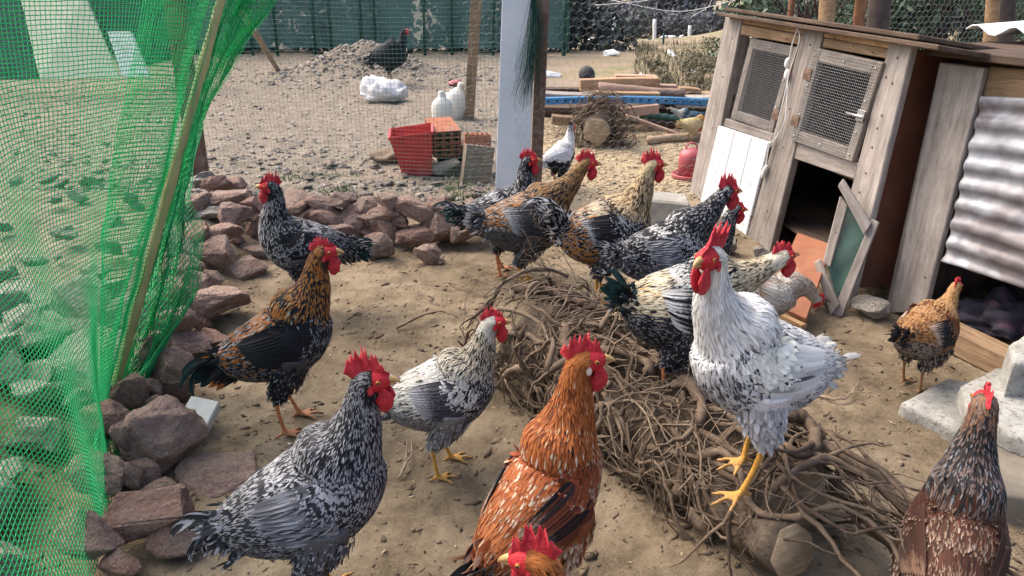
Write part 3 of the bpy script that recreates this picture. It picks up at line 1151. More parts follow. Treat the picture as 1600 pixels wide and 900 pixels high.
def feather_batch(acc, P, f, n, L, Wd, lift, A, B, rg, point=0.0, droop=0.0, rows=None):
    """P,f,n (N,3); L,Wd,lift (N,); A,B (N,4)"""
    N = len(P)
    if N == 0:
        return
    b = unit(np.cross(f, n))
    R, C = len(FROWS), 3
    wid = FWID * (1 - point) + point * np.array([.55, .95, .58, .06])
    v = FROWS[None, :, None, None]
    u = np.array([-1, 0, 1.0])[None, None, :, None]
    Lx, Wx, lf = L[:, None, None, None], Wd[:, None, None, None], lift[:, None, None, None]
    cup = 0.16 * Wx
    V = (P[:, None, None] + f[:, None, None] * Lx * v
         + n[:, None, None] * (lf * Lx * v ** 1.3 - 0.004 - cup * np.abs(u) * wid[None, :, None, None])
         + b[:, None, None] * u * (Wx * 0.5 * wid[None, :, None, None]))
    if rows is not None:
        V = rows[:, :, None] - n[:, None, None] * (cup * np.abs(u) * wid[None, :, None, None]) + b[:, None, None] * u * (Wx * 0.5 * wid[None, :, None, None])
    V[..., 2] -= (droop * Lx * v ** 2)[..., 0]
    V = V.reshape(-1, 3)
    i, j = np.meshgrid(np.arange(R - 1), np.arange(C - 1), indexing='ij')
    q = (i * C + j).ravel()
    F0 = np.stack([q, q + 1, q + C + 1, q + C], -1)
    F = (F0[None] + (np.arange(N) * R * C)[:, None, None]).reshape(-1, 4)
    uv = np.stack(np.broadcast_arrays(np.array([0, .5, 1.0])[None, :], FROWS[:, None]), -1).reshape(-1, 2)
    acc.add(V, F, np.tile(uv, (N, 1)), np.repeat(A, R * C, 0), np.repeat(B, R * C, 0))


def big_feather(path, width, side, A, B, point=0.3, cup=0.12):
    """one long feather along a curved path; 'side' = across direction per point"""
    n = len(path)
    t = np.linspace(0, 1, n)
    wid = np.interp(t, [0, .1, .35, .7, .88, 1], [.3, .75, 1, .9 - .25 * point, .6 - .3 * point, .08])
    T = unit(np.gradient(path, axis=0))
    s = unit(side - T * np.sum(side * T, -1, keepdims=True))
    nn = np.cross(T, s)
    us = np.array([-1, -.5, 0, .5, 1.0])
    V = path[:, None] + s[:, None] * (us[None, :, None] * width * .5 * wid[:, None, None]) - nn[:, None] * (cup * width * (us ** 2)[None, :, None] * wid[:, None, None])
    c = 5
    i, j = np.meshgrid(np.arange(n - 1), np.arange(c - 1), indexing='ij')
    q = (i * c + j).ravel()
    F = np.stack([q, q + 1, q + c + 1, q + c], -1)
    uv = np.stack(np.broadcast_arrays((us[None, :] + 1) / 2, t[:, None]), -1).reshape(-1, 2)
    return V.reshape(-1, 3), F, uv, np.tile(A, (n * c, 1)), np.tile(B, (n * c, 1))


def pick(spec, N, rg, jit=0.2):
    """spec: list of (weight, A, B, bars, threshold) -> per-feather colour rows"""
    w = np.array([s[0] for s in spec], float)
    k = rg.choice(len(spec), N, p=w / w.sum())
    A = np.array([(*s[1], s[3]) for s in spec])[k]
    B = np.array([(*s[2], s[4]) for s in spec])[k]
    j = rg.normal(1, jit, (N, 1)).clip(0.45, 1.6)
    A[:, :3] *= j
    B[:, :3] *= rg.normal(1, jit * .7, (N, 1)).clip(0.5, 1.35)
    A[:, 3] *= rg.uniform(0.85, 1.15, N)
    B[:, 3] += rg.normal(0, 0.12, N)
    return A, B


def sphere_mesh(name, r, seg=14, rings=9):
    bm = bmesh.new()
    bmesh.ops.create_uvsphere(bm, u_segments=seg, v_segments=rings, radius=1)
    for v in bm.verts:
        v.co = Vector((v.co.x * r[0], v.co.y * r[1], v.co.z * r[2]))
    return bm_mesh(name, bm, True)


UP = [72, 88, 93, 80]
FWD = [52, 55, 58, 50]
PECK = [5, -35, -55, -50]


def bird(name, label, cat, loc, heading, S, pal, group='roosters in the run', neck=UP, nl=1.0, head=4, yaw=0, pitch=8, tail_el=50, tail_len=1.0, tail_n=14,
         sickle=1.0, comb=1.0, wattle=1.2, leg_c=(0.55, 0.24, 0.07), stride=0.02, seed=1, voxel=0.0076, detail=1.0, body_c=(0.05, 0.045, 0.045),
         face=(0.48, 0.02, 0.03), fat=1.14, leg=1.0, ear='comb', tail_bend=105, roll=0, fan=1.0, tilt=0, head_plain=False, crest=None, beak='beak', comb_tilt=0, fine=1.0):
    rg = np.random.default_rng(seed)
    root = bpy.data.objects.new(name, None)
    COL.objects.link(root)
    root.location = loc
    root.rotation_euler = (math.radians(roll), 0, math.radians(heading))
    root.scale = (S, S, S)
    root.empty_display_size = 0.1
    tag(root, label, cat, group)
    # --- spine
    zl = 0.33 * (leg - 1) * 0.6
    body = np.array([(-.215, .405, .012, .015), (-.185, .402, .045, .05), (-.11, .380, .082, .088), (-.02, .362, .099, .112), (.06, .363, .102, .116), (.112, .383, .090, .100), (.150, .420, .073, .080)])
    body[:, 2:] *= fat
    body[:, 1] += zl
    pr = math.radians(pitch)
    hx, hz = 0.0, .33 + zl
    bx, bz = body[:, 0] - hx, body[:, 1] - hz
    body[:, 0] = hx + bx * math.cos(pr) - bz * math.sin(pr)
    body[:, 1] = hz + bx * math.sin(pr) + bz * math.cos(pr)
    ctr = [np.array([x, 0, z]) for x, z, _, _ in body]
    ry = list(body[:, 2])
    rz = list(body[:, 3])
    yw = [0.0] * 7
    segs = [(neck[0], .058 * nl, .056, .062, .15), (neck[1], .058 * nl, .044, .049, .4), (neck[2], .056 * nl, .0325, .037, .7), (neck[3], .05 * nl, .0285, .031, .95),
            (head + 18, .026, .027, .029, 1.0), (head, .026, .0195, .021, 1.0), (head - 6, .014, .006, .007, 1.0)]
    for a, l, r1, r2, yk in segs:
        y = math.radians(yaw) * yk
        a = math.radians(a)
        ctr.append(ctr[-1] + l * np.array([math.cos(a) * math.cos(y), math.cos(a) * math.sin(y), math.sin(a)]))
        ry.append(r1)
        rz.append(r2)
        yw.append(y)
    NT = 13.0
    MS = 131
    dat = np.column_stack([np.array(ctr), ry, rz, yw])
    D = catmull(dat, MS)
    tt = np.linspace(0, NT, MS)
    D[:, 3:5] = np.maximum(D[:, 3:5], 0.003)

    def surf(t, th, off=0.0):
        q = [np.interp(t, tt, D[:, k]) for k in range(6)]
        e = 0.05
        q2 = [np.interp(np.minimum(t + e, NT), tt, D[:, k]) for k in range(3)]
        q1 = [np.interp(np.maximum(t - e, 0), tt, D[:, k]) for k in range(3)]
        T = unit(np.stack([b - a for a, b in zip(q1, q2)], -1))
        Lat = np.stack([-np.sin(q[5]), np.cos(q[5]), 0 * t], -1)
        Nn = np.cross(T, Lat)
        off = off + q[4] * .55 * np.exp(-((t - 6.7) / 1.15) ** 2) * np.maximum(np.cos(th), 0) ** .8
        C = np.stack(q[:3], -1)
        return C + Lat * ((q[3] + off) * np.sin(th))[..., None] + Nn * ((q[4] + off) * np.cos(th))[..., None]

    def frame(t, th):
        P = surf(t, th)
        e = 0.06
        dt = surf(np.minimum(t + e, NT), th) - surf(np.maximum(t - e, 0), th)
        dh = surf(t, th + e) - surf(t, th - e)
        n = unit(np.cross(dh, dt))
        c = np.stack([np.interp(t, tt, D[:, k]) for k in range(3)], -1)
        n = np.where(np.sum(n * (P - c), -1, keepdims=True) < 0, -n, n)
        f = -unit(dt)
        f = unit(f - n * np.sum(f * n, -1, keepdims=True))
        return P, f, n

    # --- legs
    hipx = 0.015
    legs = []
    for sgn in (1, -1):
        st = stride * sgn
        hip = np.array([hipx + .012, sgn * .058 * fat, .315 + zl])
        hock = np.array([hipx - .045 + st * .5, sgn * .062, .165 + zl * .8])
        ank = np.array([hipx - .010 + st, sgn * .062, .016])
        legs.append((sgn, hip, hock, ank))
    # --- body mesh: trunk, neck, head, thighs, shanks and toes grown together
    acc = Acc()
    ks = 20
    tb = np.linspace(0.02, NT - 0.02, 66)
    th = np.arange(ks) * 2 * math.pi / ks
    TT, TH = np.meshgrid(tb, th, indexing='ij')
    V = surf(TT.ravel(), TH.ravel(), np.where(TT.ravel() < 10.2, -.007, 0) * np.clip(TT.ravel(), 0, 1))
    i, j = np.meshgrid(np.arange(len(tb) - 1), np.arange(ks), indexing='ij')
    q = np.stack([i * ks + j, i * ks + (j + 1) % ks, (i + 1) * ks + (j + 1) % ks, (i + 1) * ks + j], -1).reshape(-1, 4)
    acc.add(V, [q, np.array([list(range(ks))[::-1], [(len(tb) - 1) * ks + x for x in range(ks)]])])
    bare = []
    for sgn, hip, hock, ank in legs:
        acc.add(*tube(catmull([hip + [0, 0, .03], hip * .6 + hock * .4 + [.012, 0, 0], hock + [0, 0, -.004]], 9), np.interp(np.linspace(0, 1, 9), [0, .35, .8, 1], [.062, .055, .028, .014]) * fat, 12))
        acc.add(*tube(catmull([hock + [0, 0, .015], hock * .5 + ank * .5 + [-.003, 0, 0], ank], 7), [.012, .0108, .0088, .0082, .0084, .0094, .0106], 10))
        bare.append((hock + np.array([0, 0, .0]), ank, .016))
        for ang, l in ((0, .082), (34, .066), (-34, .066), (180, .034)):
            a = math.radians(ang)
            e = ank + np.array([math.cos(a) * l, math.sin(a) * l, -.010])
            mid = ank + np.array([math.cos(a) * l * .5, math.sin(a) * l * .5, .000])
            tp = catmull([ank, mid, e, e + np.array([math.cos(a) * .012, math.sin(a) * .012, -.003])], 9)
            acc.add(*tube(tp, [.0098, .0078, .0072, .0062, .0072, .0060, .0055, .0042, .0016], 8))
            bare.append((ank, e, .016))
    me = acc.mesh('body')
    ob = bpy.data.objects.new('tmp', me)
    COL.objects.link(ob)
    md = ob.modifiers.new('r', 'REMESH')
    md.mode = 'VOXEL'
    md.voxel_size = voxel
    md.use_smooth_shade = True
    dg = bpy.context.evaluated_depsgraph_get()
    bme = bpy.data.meshes.new_from_object(ob.evaluated_get(dg))
    bpy.data.objects.remove(ob)
    bme.name = 'body'
    co = np.empty(len(bme.vertices) * 3, np.float32)
    bme.vertices.foreach_get('co', co)
    co = co.reshape(-1, 3)
    bc = np.tile(np.array([*body_c, 1.0]), (len(co), 1))
    for a, b, r0 in bare:
        ab = b - a
        t = np.clip((co - a) @ ab / (ab @ ab), -.1, 1.2)
        d = np.linalg.norm(co - a - t[:, None] * ab, axis=1)
        bc[d < r0] = (*leg_c, 1)
    low = (co[:, 2] < .035) & (np.abs(bc[:, 0] - leg_c[0]) < .01)
    k2 = np.clip((.035 - co[low, 2]) / .035, 0, 1)[:, None] * .65
    bc[low, :3] = bc[low, :3] * (1 - k2) + np.array([.26, .19, .12]) * k2
    Hc = np.array(ctr[11])
    yv = yw[-1]
    fx = np.array([math.cos(yv) * math.cos(math.radians(head)), math.sin(yv) * math.cos(math.radians(head)), math.sin(math.radians(head))])
    fy = np.array([-math.sin(yv), math.cos(yv), 0])
    fz = np.cross(fx, fy)
    if not head_plain:
        loc_ = (co - Hc) @ np.stack([fx, fy, fz], 1)
        fm = (loc_[:, 0] > -.012 - .2 * np.maximum(0, loc_[:, 2] - .01)) & (loc_[:, 0] < .08) & (np.abs(loc_[:, 1]) < .05) & (loc_[:, 2] > -.06) & (loc_[:, 2] < .04)
        bc[fm] = (*face, 1)
    at = bme.attributes.new('bc', 'FLOAT_COLOR', 'POINT')
    at.data.foreach_set('color', np.ascontiguousarray(bc, dtype=np.float32).ravel())
    obj('body', bme, M['body'], root)

    # --- plumage over the body
    gt = np.linspace(0.15, 11.25, 240)
    gth = np.linspace(-math.pi, math.pi, 73)[:-1]
    Tg, Hg = [a.ravel() for a in np.meshgrid(gt, gth, indexing='ij')]
    Lf = np.interp(Tg, [0, 1, 3, 5, 6, 7, 8.5, 10, 10.7, 11.3], [.056, .056, .043, .039, .043, .053, .048, .031, .017, .011])
    Wf = np.interp(Tg, [0, 1, 3, 5, 6, 7, 8.5, 10, 10.7, 11.3], [.0175, .0185, .020, .019, .0165, .0118, .0098, .008, .007, .006])
    Lf, Wf = Lf * fine ** .6, Wf * fine
    back = np.cos(Hg)
    # saddle hackles: longer, narrower on the rump
    sad = (Tg < 3.0) & (back > 0.0)
    Lf = np.where(sad, Lf * 1.35, Lf)
    Wf = np.where(sad, Wf * .62, Wf)
    circ = np.interp(Tg, tt, (D[:, 3] + D[:, 4]) / 2)
    ds = np.interp(Tg, tt, np.linalg.norm(np.gradient(D[:, :3], axis=0), axis=1))
    wgt = circ * ds / (Lf * Wf)
    ok = ~((Tg > 10.62) & (back < 0.15)) & ~((Tg > 10.25) & (back < -.6))
    if crest is None and not head_plain:
        ok &= ~((Tg > 11.05))
    wgt = wgt * ok
    area = np.sum(circ * ds / (Lf * Wf) * ok) * (gth[1] - gth[0]) / (MS / 240.0)
    N = int(area * 2.8 * detail)
    k = rg.choice(len(Tg), N, p=wgt / wgt.sum())
    t = np.clip(Tg[k] + rg.uniform(-.03, .03, N), .1, 11.3)
    h = Hg[k] + rg.uniform(-.05, .05, N)
    P, f, n = frame(t, h)
    L = Lf[k] * rg.uniform(.8, 1.2, N)
    Wd = Wf[k] * rg.uniform(.85, 1.15, N) / detail ** .5
    b = np.cross(f, n)
    f = unit(f + b * rg.normal(0, .13, N)[:, None])
    lift = rg.uniform(.03, .13, N)
    sp = np.linalg.norm(surf(np.minimum(t + .08, NT), h) - surf(np.maximum(t - .08, 0), h), axis=-1) / .16
    spc = np.interp(t, tt, np.linalg.norm(np.gradient(D[:, :3], axis=0), axis=1)) * (MS - 1) / NT
    sp = np.maximum(sp, .5 * spc)
    hj = rg.normal(0, .10, N)
    rows = []
    for v_ in FROWS:
        tv = t - v_ * L / sp
        pos = surf(np.maximum(tv, .05), h + hj * v_, .001 + lift * L * v_)
        rows.append(pos + f * (np.maximum(0, .05 - tv) * sp)[:, None])
    rows = np.stack(rows, 1)
    # drop what lies inside the body at the bend of the neck
    mid = rows[:, 1]
    bad = np.zeros(N, bool)
    for k_ in range(30, 95, 2):
        C_ = D[k_, :3]
        T_ = unit(D[k_ + 1, :3] - D[k_ - 1, :3])
        La = np.array([-math.sin(D[k_, 5]), math.cos(D[k_, 5]), 0])
        dl = mid - C_
        bad |= (np.abs(dl @ T_) < .008) & ((dl @ La / D[k_, 3]) ** 2 + (dl @ np.cross(T_, La) / D[k_, 4]) ** 2 < .80)
    keep = ~bad
    t, h, P, f, n, L, Wd, lift, rows = t[keep], h[keep], P[keep], f[keep], n[keep], L[keep], Wd[keep], lift[keep], rows[keep]
    N = len(t)
    bk = np.cos(h)
    hn = rg.normal(0, .35, N)
    region = np.where(t + hn > 6.5, 0, np.where((t + hn < 3.0) & (bk > 0.05), 2, np.where((bk > .1) & (t < 7), 1, np.where(t + hn > 3.6, 3, 4))))
    region = np.where(t + hn * .5 > 9.6, 5, region)
    names = ['neck', 'back', 'saddle', 'breast', 'belly', 'nape']
    acc = Acc()
    for ri, rn in enumerate(names):
        s = region == ri
        if s.any():
            A, B = pick(pal.get(rn) or (pal['neck'] if rn == 'nape' else pal['body']), s.sum(), rg)
            feather_batch(acc, P[s], f[s], n[s], L[s], Wd[s], lift[s], A, B, rg, 0.7 if rn in ('neck', 'saddle', 'nape') else 0.1, rows=rows[s])
    # thighs
    for sgn, hip, hock, ank in legs:
        N = int(300 * detail)
        u = rg.uniform(-.1, .92, N)
        a = rg.uniform(0, 6.28, N)
        ax = unit(hock - hip)
        e1 = unit(np.cross(ax, [0, 1.0, 0]))
        e2 = np.cross(ax, e1)
        rr = np.interp(u, [0, .35, .8, 1], [.062, .056, .030, .018]) * fat
        nn = np.cos(a)[:, None] * e1 + np.sin(a)[:, None] * e2
        Pt = hip + (hock - hip) * u[:, None] + nn * rr[:, None] + np.array([.010, 0, 0]) * (1 - u)[:, None]
        A, B = pick(pal.get('thigh') or pal['belly' if 'belly' in pal else 'body'], N, rg)
        feather_batch(acc, Pt, unit(np.tile(ax, (N, 1)) + rg.normal(0, .12, (N, 3))), nn, rg.uniform(.026, .040, N), rg.uniform(.010, .015, N), rg.uniform(.03, .10, N), A, B, rg)
    tag(obj('plumage', acc.mesh('plumage'), M['feather'], root), kind='stuff')

    # --- folded wings
    for sgn in (1, -1):
        acc = Acc()
        # long flight feathers, folded
        NF = 11
        for i in range(NF):
            x = i / (NF - 1)
            t0 = 4.9 - .9 * x
            h0 = sgn * (0.95 + 0.85 * x)
            t1 = 1.75 + 0.55 * x
            h1 = sgn * (0.72 + 0.72 * x)
            ts = np.linspace(t0, t1, 9)
            hs = np.linspace(h0, h1, 9)
            path = surf(ts, hs, .009 + .003 * (1 - x)) + np.array([0, 0, -0.01 * x])
            side = -sgn * (surf(ts, hs + .06, .01) - surf(ts, hs - .06, .01))
            A, B = pick(pal.get('flight') or pal.get('wing') or pal['body'], 1, rg)
            Vv, F, uv, AA, BB = big_feather(path, .034, side, A, B, .1, .08)
            acc.add(Vv, F, uv, AA, BB)
        N = int(330 * detail)
        u = rg.random(N)
        v = rg.random(N)
        t = 5.85 - 3.35 * u
        h = sgn * (0.66 + (1.22 - .25 * u) * v)
        Pw, fw, nw = frame(t, h)
        off = .006 + .010 * np.sin(math.pi * v) * np.sin(math.pi * np.clip(u + .15, 0, 1))
        Pw = Pw + nw * off[:, None]
        Lw = np.interp(u, [0, .6, 1], [.026, .036, .048]) * rg.uniform(.85, 1.15, N)
        Ww = np.interp(u, [0, .6, 1], [.016, .020, .023]) * fine ** .5
        A, B = pick(pal.get('wing') or pal['body'], N, rg)
        bar = (u > .55) & (u < .8) & (v > .25)
        if 'bar' in pal and bar.any():
            A[bar], B[bar] = pick(pal['bar'], bar.sum(), rg)
        feather_batch(acc, Pw, unit(fw + np.array([0, 0, -.12])), nw, Lw, Ww, rg.uniform(.02, .09, N), A, B, rg)
        tag(obj('wing', acc.mesh('wing'), M['feather'], root), kind='stuff')

    # --- tail: each long feather on its own
    base = np.array(ctr[1])
    tdir = math.radians(tail_el + pitch * -.3)
    acc = Acc()
    N = int(150 * detail)
    a = tdir + rg.normal(.0, .42, N)
    sd = rg.normal(0, .32, N)
    d = unit(np.stack([-np.cos(a) * np.cos(sd), np.sin(sd), np.sin(a) * np.cos(sd)], -1))
    nn = unit(np.stack([0 * a, np.sign(sd) * 1.0, 0 * a], -1) * .9 + np.stack([np.sin(a), 0 * a, np.cos(a)], -1) * .5)
    Pt = base + rg.normal(0, 1, (N, 3)) * np.array([.022, .022, .026]) + np.array([.02, 0, 0])
    A, B = pick(pal.get('tail_covert') or pal['saddle'] if 'saddle' in pal or 'tail_covert' in pal else pal['body'], N, rg)
    feather_batch(acc, Pt, d, nn, rg.uniform(.055, .10, N) * tail_len ** .5, rg.uniform(.016, .026, N), rg.uniform(-.05, .15, N), A, B, rg, .2, .25)
    tl = obj('tail', acc.mesh('tail'), M['feather'], root)
    tag(tl, kind='stuff')
    for i in range(tail_n):
        x = (i + .5) / tail_n
        sg = 1 if i % 2 else -1
        lay = i // 2 / max(1, tail_n // 2)
        is_s = lay > .45
        el = tdir + (math.radians(fan * (-32 + 62 * lay)) if not is_s else math.radians(12 + 20 * (lay - .45)))
        ln = (.155 + .03 * lay if not is_s else (.15 + .13 * rg.random() * sickle)) * tail_len * rg.uniform(.9, 1.1)
        bend = math.radians(rg.uniform(8, 22) if not is_s else tail_bend * rg.uniform(.6, 1.15) * sickle)
        m_ = 13
        s = np.linspace(0, 1, m_)
        ang = el - bend * s ** 1.3
        step = ln / (m_ - 1)
        lat = sg * (0.06 + .12 * lay + rg.uniform(0, .15)) * (1 + .6 * s)
        dx = np.stack([-np.cos(ang) * np.cos(lat), np.sin(lat), np.sin(ang) * np.cos(lat)], -1)
        path = base + np.array([0, sg * .010, .010 * lay]) + np.vstack([np.zeros(3), np.cumsum(dx[:-1] * step, 0)])
        side = np.stack([np.sin(ang), np.full(m_, sg * (.35 if not is_s else .75)), np.cos(ang)], -1)
        A, B = pick(pal.get('tail') or pal['body'], 1, rg)
        Vv, F, uv, AA, BB = big_feather(path, (.040 if not is_s else .026) * rg.uniform(.85, 1.15), side, A, B, .2, .1)
        obj('tail_feather', mesh_np('tail_feather', Vv, F, uv, {'colA': AA, 'colB': BB}), M['feather'], tl)

    # --- head furniture, in the head's own frame
    R3 = np.stack([fx, fy, fz], 0)

    def hd(p):
        return Hc + np.asarray(p, float) @ R3

    HM = Matrix(((*[float(v) for v in (fx[0], fy[0], fz[0])], float(Hc[0])), (float(fx[1]), float(fy[1]), float(fz[1]), float(Hc[1])), (float(fx[2]), float(fy[2]), float(fz[2]), float(Hc[2])), (0, 0, 0, 1)))

    def part(nm, me, mat, p, parent=root, rot=None):
        o = bpy.data.objects.new(nm, me)
        COL.objects.link(o)
        if not me.materials:
            me.materials.append(mat)
        o.parent = parent
        mm = HM @ Matrix.Translation(p)
        if rot:
            mm = mm @ Matrix.Rotation(rot[0], 4, rot[1])
        o.matrix_local = mm
        return o

    if comb > 0:
        nxc, nzc = 61, 7
        xs = np.linspace(0, 1, nxc)
        spikes = rg.integers(6, 10)
        ph = xs * spikes
        saw = np.abs(((ph + .5) % 1) - .5) * 2
        saw = 1 - saw
        env = np.interp(xs, [0, .12, .35, .6, .85, 1], [.014, .036, .050, .054, .046, .016])
        env = env * (1 + .16 * np.sin(np.floor(ph) * 2.7 + seed))
        hgt = env * (1 - rg.uniform(.36, .48) * (1 - saw ** .8) * np.interp(xs, [0, .1, .85, 1], [.3, 1, 1, .4])) * comb * rg.uniform(.92, 1.08)
        Vs = []
        for sd_ in (1, -1):
            for zi in range(nzc):
                z = zi / (nzc - 1)
                x = .036 - .088 * xs * (0.75 + .25 * comb) - .016 * z * xs * comb
                bz = np.interp(xs, [0, .2, .5, .8, 1], [.000, .016, .022, .018, .008])
                thk = (.0050 * (1 - z) ** .6 + .0006 * (z < 1)) * np.interp(xs, [0, .1, .9, 1], [.4, 1, 1, .4])
                wob = .006 * np.sin(xs * 9 + seed) * z + .004 * np.sin(xs * 21 + 2 * seed + z * 3) * z + .0035 * np.sin(ph * 6.28 * .5 + seed) * z ** 2 + comb_tilt * z * hgt
                Vs.append(np.stack([x, sd_ * thk + wob, bz + z * hgt], -1))
        Vc = np.concatenate(Vs)
        i, j = np.meshgrid(np.arange(nzc - 1), np.arange(nxc - 1), indexing='ij')
        q = (i * nxc + j).ravel()
        F1 = np.stack([q, q + 1, q + nxc + 1, q + nxc], -1)
        F2 = F1[:, ::-1] + nzc * nxc
        top = (nzc - 1) * nxc + np.arange(nxc - 1)
        F3 = np.stack([top, top + 1, top + 1 + nzc * nxc, top + nzc * nxc], -1)
        part('comb', mesh_np('comb', Vc, [F1, F2, F3]), M['comb'], (0, 0, 0))
    if wattle > 0:
        for sgn in (1, -1):
            bm = bmesh.new()
            bmesh.ops.create_uvsphere(bm, u_segments=14, v_segments=10, radius=1)
            for v in bm.verts:
                z = v.co.z
                wdt = 1.0 if z < 0 else 1 - .45 * z
                v.co = Vector((v.co.x * .019 * wdt + .004 * z + .002 * math.sin(z * 7 + sgn), v.co.y * .0058 + .0018 * math.sin(v.co.x * 5 + z * 3), z * .031)) * wattle
            part('wattle', bm_mesh('wattle', bm, True), M['comb'], (.018, sgn * .011, -.016 - .026 * wattle), rot=(-sgn * .12, 'X'))
            part('earlobe', sphere_mesh('earlobe', (.008, .0035, .012)), M[ear], (-.009, sgn * .0265, -.014))
    bk = Acc()
    bk.add(*tube(catmull([hd((.026, 0, .004)), hd((.040, 0, .004)), hd((.055, 0, -.003)), hd((.061, 0, -.010))], 8), [.0105, .0096, .0084, .0071, .0056, .0039, .0021, .0006], 9))
    bk.add(*tube(catmull([hd((.026, 0, -.006)), hd((.040, 0, -.008)), hd((.052, 0, -.010))], 6), [.0080, .0072, .0060, .0045, .0026, .0006], 8))
    obj('beak', bk.mesh('beak'), M[beak], root)
    for sgn in (1, -1):
        e = part('eye', sphere_mesh('eye', (.0062, .0042, .0062), 12, 8), M['eye'], (.012, sgn * .0232, .006))
        p_ = bpy.data.objects.new('pupil', sphere_mesh('pupil', (.0032, .0016, .0032), 10, 6))
        COL.objects.link(p_)
        p_.data.materials.append(M['pupil'])
        p_.parent = e
        p_.location = (.0006, sgn * .0034, 0)
    if crest:
        acc = Acc()
        N = 90
        Pc = hd(np.column_stack([rg.uniform(-.03, .012, N), rg.normal(0, .010, N), rg.uniform(.016, .026, N)]))
        d = unit(-fx + fz * rg.uniform(-.1, .7, N)[:, None] + fy * rg.normal(0, .2, N)[:, None])
        A, B = pick(crest, N, rg)
        feather_batch(acc, Pc, d, unit(np.tile(fz, (N, 1)) + d * -.2), rg.uniform(.03, .055, N), rg.uniform(.007, .012, N), rg.uniform(0, .2, N), A, B, rg)
        tag(obj('crest', acc.mesh('crest'), M['feather'], root), kind='stuff')
    root['_head'] = [float(v) for v in (Matrix.Translation(loc) @ Matrix.Rotation(math.radians(heading), 4, 'Z') @ Matrix.Scale(S, 4) @ Vector(hd((0, 0, .06))))]
    return root


# plumage patterns: region -> [(weight, ground colour, mark colour, bars, threshold)]
dW = (0.50, 0.50, 0.50)
SPECK = dict(neck=[(1, K, (.42, .42, .43), .9, .45)], nape=[(1, K, (.36, .36, .37), .5, .55)], back=[(2, K, dW, 1.0, .35), (1, K, W, .5, .6)], saddle=[(1, K, dW, 1.0, .45)], body=[(1, K, dW, 1.0, .3)],
             breast=[(1, K, dW, 1.0, .35)], belly=[(1, (.03, .03, .035), (.33, .33, .35), 1.2, .3), (1, (.10, .10, .11), (.35, .35, .37), .8, .3)], wing=[(1, K, dW, 1.1, .35)],
             flight=[(1, (.04, .04, .045), (.36, .36, .38), 4.0, .35), (1, (.12, .12, .13), (.35, .35, .37), 2.0, .3)], tail=[(1, K, (.52, .52, .53), 3.5, .2), (1, (.03, .03, .033), (.35, .35, .37), 2.5, .3)], tail_covert=[(1, (.05, .05, .055), (.45, .45, .47), 1.2, .3)])
GREYBAR = dict(SPECK, neck=[(2, K, (.40, .40, .41), .9, .2), (1, (.05, .05, .055), (.42, .42, .43), .9, .2)], back=[(2, (.025, .025, .03), (.46, .46, .47), 1.1, .0), (1, (.06, .06, .065), (.50, .50, .51), .7, .2)], saddle=[(1, (.03, .03, .035), (.45, .45, .46), 1.1, .05)], body=[(1, (.03, .03, .034), (.44, .44, .45), 1.1, .05)],
               breast=[(1, (.025, .025, .03), (.44, .44, .46), 1.1, .1)], wing=[(1, (.03, .03, .034), (.45, .45, .46), 1.2, .05)])
SPECK_DK = dict(neck=[(1, K, (.42, .42, .43), .6, .62)], back=[(1, K, (.42, .42, .43), .6, .55)], saddle=[(1, K, (.3, .3, .32), .7, .6)], body=[(1, K, (.38, .38, .4), .7, .55)], breast=[(1, K, (.42, .42, .44), .7, .5)],
                belly=[(1, K, (.25, .25, .27), .8, .5)], wing=[(1, K, (.36, .36, .38), .7, .6)], flight=[(1, K, (.1, .1, .11), .5, .6)], tail=[(2, KG, KG, .5, .5), (1, K, (.45, .45, .46), 4.0, .4)],
                tail_covert=[(1, K, (.3, .3, .3), 2.0, .5)])
GOLDBLK = dict(neck=[(3, K, GO, .55, .45), (1.5, K, OR, .5, .4), (1, K, K, .5, .5)], nape=[(1, BN, GO, .5, .2), (1, K, OR, .5, .3)], back=[(2, K, (.40, .38, .34), .6, .6), (3, K, OR, .5, .15)], saddle=[(1, K, OR, .55, .3), (1.2, K, (.36, .35, .34), .6, .6)],
               body=[(1, K, (.34, .34, .35), .7, .55)], breast=[(1, K, (.30, .30, .31), .7, .6)], belly=[(1, K, (.27, .27, .29), .8, .55), (.25, K, GO, .5, .5)], thigh=[(1, K, (.22, .22, .24), .8, .55)],
               wing=[(1, K, K, .5, .5)], bar=[(1, K, (.02, .02, .022), .5, .3)], flight=[(1, K, (.012, .014, .016), .5, .5)], tail=[(1, K, KG, .5, .2)], tail_covert=[(3, K, K, .5, .5), (1, K, OR, .5, .4)])
SILVER = dict(neck=[(2, (.10, .085, .06), (.56, .50, .38), .5, .25), (1.6, K, (.50, .45, .34), .55, .5)], nape=[(1, (.45, .42, .35), (.66, .63, .55), .5, 0)], back=[(3, (.60, .58, .50), (.68, .67, .60), .5, .3), (1.3, K, W, .6, .3)],
              saddle=[(2, (.55, .52, .42), (.66, .64, .56), .5, .2), (1, K, W, .6, .4)], body=[(1, K, (.55, .55, .55), 1.1, .2)], breast=[(1, K, (.58, .58, .57), 1.3, .25)], belly=[(1, (.16, .16, .17), (.42, .42, .43), .9, .2)],
              thigh=[(1, (.20, .20, .21), (.38, .38, .39), .8, .3)], wing=[(3, (.58, .57, .50), W, .5, .3), (1, K, W, .7, .3)], flight=[(1, (.07, .07, .08), (.42, .42, .43), .5, .4)], tail=[(3, K, KG, .5, .2), (1, K, W, .6, .75)],
              tail_covert=[(1, (.12, .12, .13), (.55, .55, .55), .8, .3)])
